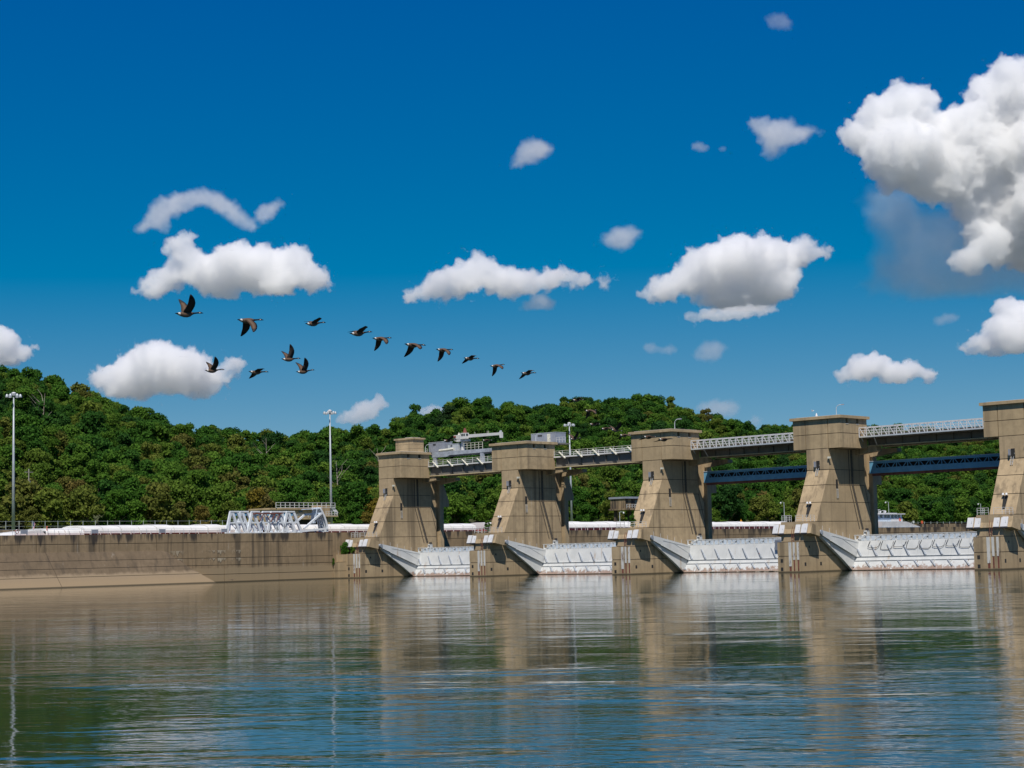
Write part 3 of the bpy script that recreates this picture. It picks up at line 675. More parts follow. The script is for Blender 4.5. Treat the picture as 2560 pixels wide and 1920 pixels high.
MB().tube([(-.28, 0, 0), (-.1, 0, .02), (.1, 0, .02), (.26, 0, .06)], [.03, .1, .1, .04], 8).add([(-.1, -.05, .05), (.12, -.05, .05), (.02, -.5, .2), (-.1, -.05, .07), (.12, -.05, .07), (.02, -.5, .215)], [(0, 1, 2), (3, 5, 4), (0, 3, 4, 1), (1, 4, 5, 2), (2, 5, 3, 0)]).build('body', M['white'], t)

# ------------------------------------------------------------------ on the lock wall: stored gate frames
fr = thing('stored_truss', '', 'steel frame', (0, 0, 0), group='stored white steel frames on the lock wall')
w = .34
# each frame is an A shaped truss leaning back: two legs, a middle tie, a foot beam and a head beam
for (p, q) in (((0, 0, 0), (0, 1.2, 4.5)), ((0, 3.5, .1), (0, 1.6, 4.5)), ((0, 5.2, .1), (0, 3.0, 4.5))): MB().bar(p, q, .4, .55).build('leg', M['framewhite'], fr)
MB().bar((0, 1.05, 4.6), (0, 3.2, 4.6), .5, .3).build('head_beam', M['framewhite'], fr)
MB().bar((0, .5, 2.25), (0, 3.9, 2.25), .3, .3).build('tie', M['framewhite'], fr); MB().bar((0, -.1, .12), (0, 5.3, .12), .3, .28).build('foot_beam', M['framewhite'], fr)
MB().bar((0, 1.7, 4.0), (0, 2.7, 4.0), .2, .6).build('gusset', M['blue'], fr)
MB().bar((0, .9, .2), (-1.2, 2.0, 2.1), .2).bar((0, 3.4, .2), (-1.2, 2.2, 2.1), .2).build('brace', M['lightblue'], fr)
for o_ in COL.objects:
    if o_.parent == fr: CH.setdefault(fr.name, []).append(o_)
FL = ['leftmost white A shaped frame stored on the lock wall', 'second white A shaped frame from the left on the lock wall', 'third white A shaped frame from left, start of red crossbar', 'fourth and middle white A shaped frame, under red crossbar',
      'third white A shaped frame from right, end of red crossbar', 'second white A shaped frame from right on lock wall', 'rightmost white A shaped frame beside the curved gate segment']
for i, y in enumerate((-38.4, -35.6, -32.8, -29.6, -27.5, -25.0, -23.3)):
    f = fr if i == 0 else copy_tree(fr)
    f.location = (-7.6-.25*(i % 2), y, 10.05); f['label'] = FL[i]
t = thing('spreader_bar', 'rusty red lifting bar lying across the white stored frames', 'lifting bar', (-7.2, -31.6, 14.2))
MB().bar((0, 0, 0), (0, 8.0, .1), .22, .26).build('beam', M['rust'], t)
for y0, y1 in ((2.9, 1.6), (3.4, 4.6), (6.0, 4.7), (7.4, 6.2)): MB().bar((0, y0, 0), (.1, y1, -1.7), .14).build('leg', M['rust'], t)
t = thing('gate_segment', 'curved pale blue gate segment propped on the lock wall', 'gate segment', (-8.2, -18.2, 10.05))
arc = [(8.1-.1*i*i*.16-.0*i, .2+.53*i) for i in range(11)]
arc = [(8.15-2.05*(i/10)**2, .2+5.3*(i/10)) for i in range(11)]
sk = MB()
for (a, b) in zip(arc[:-1], arc[1:]): sk.bar((-1.2, a[0], a[1]), (-1.2, b[0], b[1]), 2.6, .14, (0, 1, 0))
sk.build('skin_plate', M['lightblue'], t)
for j, x in enumerate((.15, -.55, -1.2, -1.9, -2.6)):
    rb = MB()
    for (a, b) in zip(arc[:-1], arc[1:]): rb.bar((x, a[0]-.28, a[1]), (x, b[0]-.28, b[1]), .14, .4, (0, 1, 0))
    rb.build('rib', M['framewhite'], t)
    MB().bar((x, 4.3+j*.28, 2.1), (x, 5.0+j*.28, 5.35), .16).build('rib', M['lightblue'], t)
MB().bar((-1.2, 6.1, 5.35), (-1.2, 2.6, 5.2), 2.4, .18).build('top_plate', M['lightblue'], t)
MB().bar((.2, -.2, .3), (.2, 7.9, .95), .32, .4).build('bottom_strut', M['framewhite'], t)
MB().bar((.2, 1.1, .95), (.2, 6.2, 4.3), .34, .36).build('strut', M['framewhite'], t)
MB().bar((-2.2, -.9, 1.3), (-2.2, 3.5, 4.1), .34, .36).build('strut', M['framewhite'], t)
MB().bar((.2, 6.0, 4.3), (-2.3, 3.4, 4.1), .4, .3).build('cross_beam', M['lightblue'], t)
MB().tube([(.4, -.2, .3), (-2.4, -.6, .4)], .28, 10).build('pivot', M['framewhite'], t)

# ------------------------------------------------------------------ barges and towboat behind the wall
def barge(label, y0, y1, rake=0, seed=0, hump=.0, skirt=.1):
    L = y1-y0; t = thing('barge', label, 'barge', (-17.3, y0, 8.0), group='covered barges in the lock')
    hull = MB().prism([(0+rake*.4, .2), (L, .2), (L, 2.0), (0, 2.0)], -5.3, 5.3, 'x').build('hull', M['red'], t)
    box('coaming', M['red'], t, -4.3, 4.3, 1.5+rake, L-1.5, 2.0, 2.95)
    rd = random.Random(seed); n = int((L-3-rake)/4.2); st = (L-3-rake)/n
    for i in range(n):                                            # rolling hatch covers, each arched and a little uneven
        a = 1.5+rake+st*i; h = 4.1+rd.uniform(-.05, .05)+(.12 if rd.random() < .2 else 0)+hump
        low = 3.0 if not (rake and i < 2) else 2.6
        if rake and i < 2: h -= .5
        pr = [(-4.6, low-skirt)]+[(-4.6*math.cos(PI*q/8), low+(h-low)*math.sin(PI*q/8)**.7) for q in range(0, 9)]+[(4.6, low-skirt)]
        c = MB().prism(pr, a+.0, a+st-.16, 'y').build('hatch_cover', M['hatch'], t)
    if rake:
        MB().prism([(0, 2.0)]+[(rake*q/6*1.05, 2.0+1.15*math.sin(PI/2*q/6)) for q in range(1, 7)]+[(rake+1.6, 2.0)], -4.6, 4.6, 'x').build('bow_cover', M['hatch'], t)
    pm = MB().box(-.06, .06, -.06, .06, 0, .95).mesh('stanchion', M['cover'])
    for i in range(int(L/2.4)): part('stanchion', pm, t, (4.75, 1.5+2.4*i, 2.0))
    box('rub_rail', M['red'], t, 4.6, 5.35, 0.2, L-.2, 1.95, 2.15)
    return t
barge('leftmost covered barge, its rounded bow at the left edge', -86.5, -24.5, 7, 1, 0, .55)
barge('covered barge seen beside the first pier, behind the white frames', -23.6, 42.6, 0, 2, 0, .5)
barge('white covered barge with red side between second and middle piers', 44.2, 106, 0, 3, .35)
barge('white covered barge with red side between middle and fourth piers', 107.5, 176, 0, 4, .15)
barge('far covered barge mostly hidden behind the fourth pier', 177.5, 221, 0, 5, .1)
t = thing('towboat', 'white towboat with blue tinted pilothouse right of the fourth pier', 'towboat', (-17, 222, 8.0))
MB().prism([(-5.2, .0), (5.2, .0), (5.2, 1.9), (-5.2, 1.9)], 0, 25, 'y').build('hull', M['black'], t)
MB().prism([(0, 1.9), (22.4, 1.9), (22.4, 2.35), (0, 2.35)], -5.1, 5.1).build('main_deck', M['lightblue'], t)
MB().prism([(0, 2.4), (22.6, 2.4), (20.5, 2.75), (18.0, 3.3), (15.6, 3.85), (14, 4.05), (0, 4.1)], -4.9, 4.9).build('deckhouse', M['cover'], t)
for i in range(9): MB().box(5.0, 5.15, .8+2.5*i, 1.15+2.5*i, 1.9, 2.4).build('bulwark_post', M['white'], t)
ph = MB().box(-3.2, 3.2, 1.2, 15.0, 4.1, 5.2).build('pilothouse', M['lightblue'], t)
ph2 = MB().box(-3.1, 3.1, 1.4, 14.8, 5.2, 6.35).build('window_band', M['lightblue'], t)
for y in (1.7, 4.2, 6.0, 8.3, 10.3, 12.2): box('window', M['glass'], ph2, 3.09, 3.13, y, y+1.5, 5.3, 6.25)
for x in (-2.4, -.6, 1.1): box('window', M['glass'], ph2, x, x+1.3, 14.79, 14.83, 5.3, 6.25)
box('roof', M['white'], t, -3.9, 3.9, .4, 15.6, 6.35, 6.65); box('roof', M['white'], t, -3.0, 3.0, 1.5, 12.0, 6.65, 6.85)
for y, h in ((3, 1.6), (6, 1.2), (9, .9)):
    MB().bar((0, y, 6.8), (0, y, 6.8+h), .12).bar((0, y-1.0, 6.8+h), (0, y+1.0, 6.8+h), .22, .14).build('radar_mast', M['white'], t)
for y in (4.5, 7.4): MB().tube([(1.5, y, 6.85), (1.5, y+.2, 7.5)], [.2, .38], 8).build('searchlight', M['white'], t)
box('white_panel', M['white'], t, 3.2, 3.24, 8.0, 14.9, 4.15, 5.1)
rg = MB()
for k in range(12): rg.tube([(3.3, 13.2+.42*math.cos(2*PI*k/12), 4.7+.42*math.sin(2*PI*k/12)), (3.3, 13.2+.42*math.cos(2*PI*(k+1)/12), 4.7+.42*math.sin(2*PI*(k+1)/12))], .11, 6)
rg.build('life_ring', M['orange'], t)
box('low_hatch', M['rust'], t, -3, 3, 17.6, 19.8, 3.4, 3.75)

# flag staff and worker on the first barge
t = thing('flag', 'striped flag hanging from a staff on the leftmost barge', 'flag', (-14, -80.2, 10.0))
MB().tube([(0, 0, 0), (0, 0, 2.95)], .035, 6).build('staff', M['galv'], t)
fv = [(0.03*math.sin(j*1.3), .04+.16*j*(1-.12*i), 2.8-.2*i-.10*j) for i in range(8) for j in range(4)]
me = MB().add(fv, [(i*4+j, i*4+j+1, i*4+j+5, i*4+j+4) for i in range(7) for j in range(3)]).build('flag_cloth', M['flag'], t)
sm = me.modifiers.new('thick', 'SOLIDIFY'); sm.thickness = .02
def person(label, loc, rz):
    t = thing('person', label, 'person', loc, rz)
    J = {'pelvis': (0, 0, .95), 'waist': (0, 0, 1.12), 'chest': (0, 0, 1.35), 'neck': (0, 0, 1.5), 'head': (0, .02, 1.62), 'crown': (0, .02, 1.74),
         'hl': (-.1, 0, .9), 'kl': (-.12, .03, .5), 'al': (-.12, 0, .1), 'tl': (-.13, .17, .05), 'hr': (.1, 0, .9), 'kr': (.12, .02, .5), 'ar': (.13, -.02, .1), 'tr': (.14, .15, .05),
         'sl': (-.2, 0, 1.42), 'el': (-.27, -.03, 1.14), 'wl': (-.2, .16, 1.0), 'sr': (.2, 0, 1.42), 'er': (.28, -.03, 1.14), 'wr': (.24, .1, .93)}
    Rr = {'pelvis': .15, 'waist': .14, 'chest': .17, 'neck': .06, 'head': .1, 'crown': .09, 'hl': .1, 'kl': .07, 'al': .05, 'tl': .045, 'hr': .1, 'kr': .07, 'ar': .05, 'tr': .045, 'sl': .075, 'el': .05, 'wl': .04, 'sr': .075, 'er': .05, 'wr': .04}
    E = [('pelvis', 'waist'), ('waist', 'chest'), ('chest', 'neck'), ('neck', 'head'), ('head', 'crown'), ('pelvis', 'hl'), ('hl', 'kl'), ('kl', 'al'), ('al', 'tl'), ('pelvis', 'hr'), ('hr', 'kr'), ('kr', 'ar'), ('ar', 'tr'), ('chest', 'sl'), ('sl', 'el'), ('el', 'wl'), ('chest', 'sr'), ('sr', 'er'), ('er', 'wr')]
    ks = list(J); me = bpy.data.meshes.new('body'); me.from_pydata([J[k] for k in ks], [(ks.index(a), ks.index(b)) for a, b in E], [])
    o = bpy.data.objects.new('body', me); COL.objects.link(o)
    o.modifiers.new('s', 'SKIN'); sd = o.modifiers.new('d', 'SUBSURF'); sd.levels = sd.render_levels = 1
    for i, k in enumerate(ks): me.skin_vertices[0].data[i].radius = (Rr[k], Rr[k]); me.skin_vertices[0].data[i].use_root = (k == 'pelvis')
    m2 = bpy.data.meshes.new_from_object(o.evaluated_get(bpy.context.evaluated_depsgraph_get())); o.modifiers.clear(); o.data = m2; o.parent = t
    m2.materials.clear()
    for m in ('navy', 'orange', 'skin', 'black'): m2.materials.append(M[m])
    for p in m2.polygons:
        z = p.center.z; p.use_smooth = True
        p.material_index = 3 if z < .1 else 0 if z < .98 else 1 if z < 1.5 and abs(p.center.x) < .27 else 2
    MB().tube([(0, .02, 1.66), (0, .02, 1.74), (0, .02, 1.8)], [.125, .12, .05], 10).build('hard_hat', M['orange'], t)
person('person in orange vest and dark trousers standing on the leftmost barge', (-13.2, -77.6, 10.12), -.6)

# ------------------------------------------------------------------ lock buildings, masts, poles, fences
t = thing('control_building', 'round cornered concrete lock building with railed roof behind the white frames', 'building', (-60, 0, 0))
def rounded(x0, x1, y0, y1, r):
    P = []
    for cx, cy, a0 in ((x1-r, y1-r, 0), (x0+r, y1-r, PI/2), (x0+r, y0+r, PI), (x1-r, y0+r, 1.5*PI)):
        P += [(cx+r*math.cos(a0+i*PI/12), cy+r*math.sin(a0+i*PI/12)) for i in range(7)]
    return P
MB().prism(rounded(-10, 0, 15.3, 33, 3.5), 14.95, 17.0, 'z').build('wall', M['head'], t)
MB().prism(rounded(-10.5, .7, 14.6, 33.6, 3.8), 17.0, 17.42, 'z').build('roof', M['head'], t)
MB().prism(rounded(-9, -1.5, 22.6, 32, 2.0), 12.0, 14.95, 'z').build('base', M['dark'], t)  # dark block paints the shade of the opening under the ledge
MB().prism(rounded(-10, .3, 15, 33.3, 3.5), 14.55, 14.95, 'z').build('ledge', M['head'], t)
MB().box(-10, .2, 15.2, 16, 12, 14.55).box(-.9, 0, 23, 24, 12, 14.55).box(-.9, 0, 31.5, 33, 12, 14.55).build('column', M['head'], t)
for y in (20, 24.5): box('window', M['glass'], t, -.02, .03, y, y+1.3, 16.3, 16.8)
railing('', '', [(.5, 16.8, 17.42), (.5, 36.3, 17.42)], 1.35, M['cover'], 1.5, r=.06, rails=(1., .5, .08), parent=t)
railing('', '', [(.4, 20, 14.95), (.4, 31, 14.95)], .9, M['cover'], 1.8, r=.04, parent=t)
box('landing', M['head'], t, -3, .6, 33.0, 37.2, 15.2, 15.5); box('stair_tower', M['head'], t, -5, -1, 33.0, 36.4, 12, 18.3)
box('landing_post', M['head'], t, -1, 0, 34.2, 35.8, 12, 15.2)
railing('', '', [(.5, 33.2, 15.5), (.5, 37.1, 15.5)], 1.1, M['cover'], 1.0, r=.05, rails=(1., .5, .1), parent=t)
MB().bar((.3, 35.6, 17.6), (.3, 37.2, 16.0), .12, .9).build('stair', M['cover'], t)
t = thing('lock_office', 'small concrete lock office with balcony seen beside the middle pier', 'building', (-60, 153, 12))
box('wall', M['wall'], t, -6, 0, .6, 9, 5.7, 8.7); box('column', M['wall'], t, -5, -4.2, 1, 2, -1, 5.7); box('column', M['wall'], t, -5, -4.2, 7.5, 8.5, -1, 5.7); box('roof', M['sheet'], t, -6.4, .6, .3, 9.4, 8.7, 9.3); box('balcony', M['wall'], t, -6.2, 1.2, 0, 9, 5.2, 5.69)
w_ = box('window', M['glass'], t, -.02, .03, 5.2, 6.4, 6.9, 8.2); box('frame', M['white'], w_, .0, .05, 5.1, 6.5, 6.8, 6.9)
railing('', '', [(1.1, 0, 5.7), (1.1, 9, 5.7)], 1.2, M['cover'], 1.3, r=.05, rails=(1., .5), parent=t)

def mast(label, y, zb=12., h=30.4):
    t = thing('light_mast', label, 'light mast', (-60, y, zb), group='high light masts on the lock esplanade')
    MB().tube([(0, 0, 0), (0, 0, h*.45), (0, 0, h)], [.38, .29, .15], 12).build('pole', M['mast'], t, True)
    MB().tube([(0, 0, h-.2), (0, 0, h+.35), (0, 0, h+.6)], [.4, .6, .2], 12).build('head_frame', M['white'], t)
    lm = MB().tube([(0, 0, -.45), (0, 0, -.1), (0, 0, .25)], [.36, .32, .14], 10).mesh('floodlight', M['mast'])
    for k in range(6):
        a = k*PI/3; x, yy = 1.45*math.cos(a), 1.45*math.sin(a)
        l = part('floodlight', lm, t, (x, yy, h-.1)); MB().bar((-x, -yy, 0), (0, 0, .1), .1).build('arm', M['galv'], l)
mast('tall light mast at the left edge before the wooded hill', -57); mast('tall light mast rising above the round cornered lock building', 35.4); mast('tall light mast seen just right of the second pier', 128.8, 12, 30.6)
def lamp_post(label, x, y, z1, flip=-1):
    t = thing('lamp_post', label, 'lamp post', (x, y, 12), group='lamp posts on the lock esplanade')
    h = z1-12
    MB().tube([(0, 0, 0), (0, 0, h)], [.13, .09], 8).build('pole', M['galv'], t)
    MB().tube([(0, 0, h-.15), (0, flip*.9, h+.1), (0, flip*1.9, h)], .05, 6).build('arm', M['galv'], t)
    MB().tube([(0, flip*1.9, h+.05), (0, flip*1.9, h-.25), (0, flip*1.9, h-.55)], [.1, .3, .2], 8).build('lantern', M['white'], t)
lamp_post('short lamp post left of the lock office', -60, 150.8, 16.6, 1); lamp_post('lamp post seen just left of the fourth pier', -60, 237.4, 20.0)
lamp_post('lamp post standing in front of the white towboat', -60, 303.4, 20.5); lamp_post('lamp post seen just left of the right edge pier', -60, 370.8, 20.2)
t = thing('utility_pole', 'pale utility pole with transformer among trees at left edge', 'utility pole', (-100, -28.8, 12))
MB().tube([(0, 0, 0), (0, 0, 16.4)], [.2, .13], 8).build('pole', M['wood'], t); MB().bar((0, -1.2, 15.6), (0, 1.2, 15.6), .14).build('crossarm', M['wood'], t)
MB().tube([(.4, -.1, 12.2), (.4, -.1, 13.4)], .3, 10).build('transformer', M['galv'], t)
t = thing('chain_link_fence', 'tall wire fence on the grass in front of the hill at left', 'fence', (-66, 0, 12.02))
fp = MB().box(-.04, .04, -.04, .04, 0, 2.5).mesh('post', M['galv'])
for i in range(28): part('post', fp, t, (0, -62+3.35*i, 0))
for z in (.1, 1.25, 2.35): box('rail', M['galv'], t, -.02, .02, -62, 28.5, z, z+.04)
t = thing('wire_fence', 'low wire fence on the far bank right of the towboat', 'fence', (-60, 0, 10.6))
fp2 = MB().box(-.06, .06, -.06, .06, 0, 2.6).mesh('post', M['galv'])
for i in range(24): part('post', fp2, t, (0, 305+4.6*i, 0))
box('rail', M['galv'], t, -.02, .02, 305, 411, 2.3, 2.34)
t = thing('information_sign', 'small white sign board on the far bank right of the towboat', 'sign', (-59, 318, 12)); box('board', M['white'], t, -.03, .03, 0, 1.2, .6, 1.5); box('post', M['galv'], t, -.06, 0, .5, .6, -1, .6)
t = thing('warning_sign', 'small orange sign on the far bank right of white sign', 'sign', (-59, 324, 12)); box('board', M['orange'], t, -.03, .03, 0, 1.3, .5, 1.5); box('post', M['galv'], t, -.06, 0, .5, .6, -1, .5)
t = thing('diamond_sign', 'yellow orange sign above barge left of the fourth pier', 'sign', (-58, 210, 12)); MB().prism([(0, 1.0), (.6, 1.6), (0, 2.2), (-.6, 1.6)], -.03, .03).build('board', paint('sign_yellow', (.8, .35, .03)), t); box('post', M['galv'], t, -.1, -.04, -.05, .05, -.5, 1.6)

# ------------------------------------------------------------------ trees
def crown_mesh(name, seed, shape):
    """a crown of several leafy lobes: thousands of small leaf clumps spread through an uneven volume"""
    rg = np.random.default_rng(seed); R, H = shape
    nl = rg.integers(14, 21); lob = []
    for i in range(nl):
        a = rg.uniform(0, 2*PI); zz = rg.uniform(.12, .95); rr = R*rg.uniform(.25, .72)*math.sqrt(max(.05, 1-abs(zz-.42)*1.35))
        lob.append((rr*math.cos(a), rr*math.sin(a), H*zz, R*rg.uniform(.2, .42)))
    lob.append((0, 0, H*.48, R*.5)); lob.append((rg.uniform(-.2, .2)*R, rg.uniform(-.2, .2)*R, H*.86, R*.36))
    V, T = [], []
    tot = sum(l[3]**2 for l in lob)
    for (x, y, z, r) in lob:
        n = int(3000*r*r/tot)+30
        d = rg.normal(size=(n, 3)); d /= np.linalg.norm(d, axis=1)[:, None]
        d[:, 2] = np.where(d[:, 2] < -.35, -d[:, 2]*.6, d[:, 2]); d /= np.linalg.norm(d, axis=1)[:, None]
        rad = r*(rg.uniform(.62, 1.14, n)+.13*np.sin(d[:, 0]*7+seed)*np.sin(d[:, 1]*6+d[:, 2]*5))
        c = np.array([x, y, z])+d*rad[:, None]*np.array([1, 1, .85])
        nrm = d*.75+rg.normal(size=(n, 3))*.55; nrm /= np.linalg.norm(nrm, axis=1)[:, None]
        u = np.cross(nrm, rg.normal(size=(n, 3))); u /= np.linalg.norm(u, axis=1)[:, None]; w = np.cross(nrm, u)
        s = (R*rg.uniform(.038, .088, n))[:, None]
        b = nrm*s*.35
        V.append(np.stack([c-u*s-b, c-w*s*.75+b*.2, c+u*s-b, c+w*s*.8+b*.4], 1)); lt = rg.uniform(.15, .45)
        T.append(np.clip(lt+rg.uniform(0, .40, n), 0, 1))
    V = np.concatenate(V).reshape(-1, 3); T = np.concatenate(T); n = len(T)
    me = bpy.data.meshes.new(name); me.vertices.add(len(V)); me.vertices.foreach_set('co', V.ravel().astype(np.float32))
    me.loops.add(4*n); me.loops.foreach_set('vertex_index', np.arange(4*n, dtype=np.int32)); me.polygons.add(n)
    me.polygons.foreach_set('loop_start', np.arange(0, 4*n, 4, dtype=np.int32))
    a = me.attributes.new('tint', 'FLOAT', 'FACE'); a.data.foreach_set('value', T.astype(np.float32))
    me.materials.append(M['leaf']); me.update(); me.validate(); return me
SHAPES = [(5.2, 9.), (5.8, 8.5), (4.6, 10.), (6.2, 9.5), (5., 8.), (4., 11.), (5.6, 10.), (6.4, 8.8), (4.8, 9.4), (3.6, 8.)]
CROWNS = [crown_mesh('crown', 100+i, s) for i, s in enumerate(SHAPES)]
TRUNKS = []
for i, (R, H) in enumerate(SHAPES):
    b = MB().tube([(0, 0, -1.5), (.1, 0, 2.5), (.05, .1, H*.7)], [.38, .28, .1], 7)
    for a in range(4): b.tube([(.1, 0, 2.2+.5*a), (R*.5*math.cos(a*1.7), R*.5*math.sin(a*1.7), 4.2+.6*a)], [.14, .05], 5)
    TRUNKS.append(b.mesh('trunk', M['bark']))
rd = random.Random(11); spots = []
SPC = 7.3
x = -84.
while x > -352:
    y = -140.
    while y < 1150:
        px, py = x+rd.uniform(-3.6, 3.6), y+rd.uniform(-3.6, 3.6); y += SPC
        z = hill_z(px, py)
        if not seen((px, py, z+8), .035): continue
        spots.append((px, py, z-.8, rd.randrange(len(CROWNS)), rd.choice((.6, .75, .85, .95, 1.05, 1.22))*rd.uniform(.92, 1.08), rd.uniform(0, 6.28)))
    x -= SPC*.92
spots.sort(key=lambda s: (Vector(s[:3])-CAM).length/s[4])
near = [s for s in spots if -150 < s[0]][:300]
nearset = set(near); far = [s for s in spots if s not in nearset]
def tree_label(s):
    if s[1] < 60: return 'leafy green tree near the foot of left hillside', 'trees along the foot of the left hillside'
    if s[1] < 260: return 'leafy green tree on the lower slope behind first and second piers', 'trees on the lower slope behind the first piers'
    return 'leafy green tree on the far bank seen through right dam openings', 'trees on the far bank behind the right piers'
for s in near:
    l, g = tree_label(s)
    t = thing('broadleaf_tree', l, 'tree', s[:3], s[5], g); t.scale = (s[4],)*3
    part('crown', CROWNS[s[3]], t, (0, 0, 1.5)); part('trunk', TRUNKS[s[3]], t)
# the rest of the wood, one mass: instances on a point mesh
src = bpy.data.collections.new('crown_sources')
for i, m in enumerate(CROWNS):
    o = bpy.data.objects.new(f'crown_source_{chr(97+i)}', m); src.objects.link(o)
me = bpy.data.meshes.new('hillside_woodland'); me.from_pydata([(s[0], s[1], s[2]+1.5*s[4]) for s in far], [], [])
for nm, typ, vals in (('pick', 'INT', [s[3] for s in far]), ('size', 'FLOAT', [s[4] for s in far]), ('turn', 'FLOAT', [s[5] for s in far])):
    a = me.attributes.new(nm, typ, 'POINT'); a.data.foreach_set('value', vals)
wood = bpy.data.objects.new('hillside_woodland', me); COL.objects.link(wood)
tag(wood, 'dense green wood covering the upper hillsides up to the skyline', 'woodland', kind='stuff')
g = bpy.data.node_groups.new('woodland', 'GeometryNodeTree'); g.interface.new_socket('Geometry', in_out='INPUT', socket_type='NodeSocketGeometry'); g.interface.new_socket('Geometry', in_out='OUTPUT', socket_type='NodeSocketGeometry')
N, L_ = g.nodes, g.links
gi, go = N.new('NodeGroupInput'), N.new('NodeGroupOutput'); ip = N.new('GeometryNodeInstanceOnPoints'); ci = N.new('GeometryNodeCollectionInfo')
ci.inputs['Collection'].default_value = src; ci.inputs['Separate Children'].default_value = True; ci.inputs['Reset Children'].default_value = True
def nattr(n, t):
    a = N.new('GeometryNodeInputNamedAttribute'); a.data_type = t; a.inputs['Name'].default_value = n; return a.outputs['Attribute']
L_.new(gi.outputs[0], ip.inputs['Points']); L_.new(ci.outputs[0], ip.inputs['Instance']); ip.inputs['Pick Instance'].default_value = True
L_.new(nattr('pick', 'INT'), ip.inputs['Instance Index']); L_.new(nattr('size', 'FLOAT'), ip.inputs['Scale'])
cx = N.new('ShaderNodeCombineXYZ'); L_.new(nattr('turn', 'FLOAT'), cx.inputs[2])
er = N.new('FunctionNodeEulerToRotation'); L_.new(cx.outputs[0], er.inputs[0]); L_.new(er.outputs[0], ip.inputs['Rotation'])
L_.new(ip.outputs[0], go.inputs[0])
wood.modifiers.new('woodland', 'NODES').node_group = g
# bare dead trees showing among the green
def dead_tree(label, x, y, h, seed):
    r = random.Random(seed); t = thing('dead_tree', label, 'tree', (x, y, hill_z(x, y)-1), group='bare dead trees on the hillside')
    top = (r.uniform(-.6, .6), r.uniform(-.6, .6), h)
    MB().tube([(0, 0, 0), (.2, .1, h*.5), top], [.24, .17, .05], 6).build('trunk', M['deadwood'], t)
    for k in range(6):
        f = .45+.08*k; a = r.uniform(0, 6.28); q = h*r.uniform(.18, .3)
        MB().tube([(.2*f, .1*f, h*f), (q*.6*math.cos(a), q*.6*math.sin(a), h*f+q*.6), (q*math.cos(a+.3), q*math.sin(a+.3), h*f+q*1.1)], [.10, .06, .03], 5).build('branch', M['deadwood'], t)
dead_tree('bare pale dead tree on the slope above the white frames', -190, 118, 17, 1); dead_tree('bare dead tree in dark gap of the left hillside', -205, 40, 17, 2)
dead_tree('pale bare trunk left of first pier, lower slope', -130, 98, 17, 3); dead_tree('tall bare trunk high on slope left of first pier', -190, 170, 17, 4)
# shrubs growing on the piers
def shrub(label, x, y, z, r, h, mi):
    t = thing('shrub', label, 'shrub', (x, y, z)); c = part('foliage', CROWNS[mi], t); k = r/SHAPES[mi][0]; c.scale = (k, k, h/SHAPES[mi][1])
    MB().tube([(0, 0, -.1), (0, 0, h*.5)], [.06, .03], 5).build('stem', M['bark'], t)
shrub('rounded green bush growing on low ledge left of first pier', -3.4, -9.4, 5.1, 1.25, 2.6, 1); shrub('small yellowish bush at the ladder of first pier', -1.2, -9.2, 5.3, .7, 1.5, 4)
shrub('thin sapling behind the railing of second pier', 38.3, -7.2, 8.7, .9, 2.7, 5); shrub('thin sapling behind the railing of middle pier', 76.2, -6.6, 8.7, .8, 2.3, 2)
shrub('tuft of weeds hanging in the corner of lock wall and first pier', -4.3, -12.0, 2.8, .35, 1.6, 9)

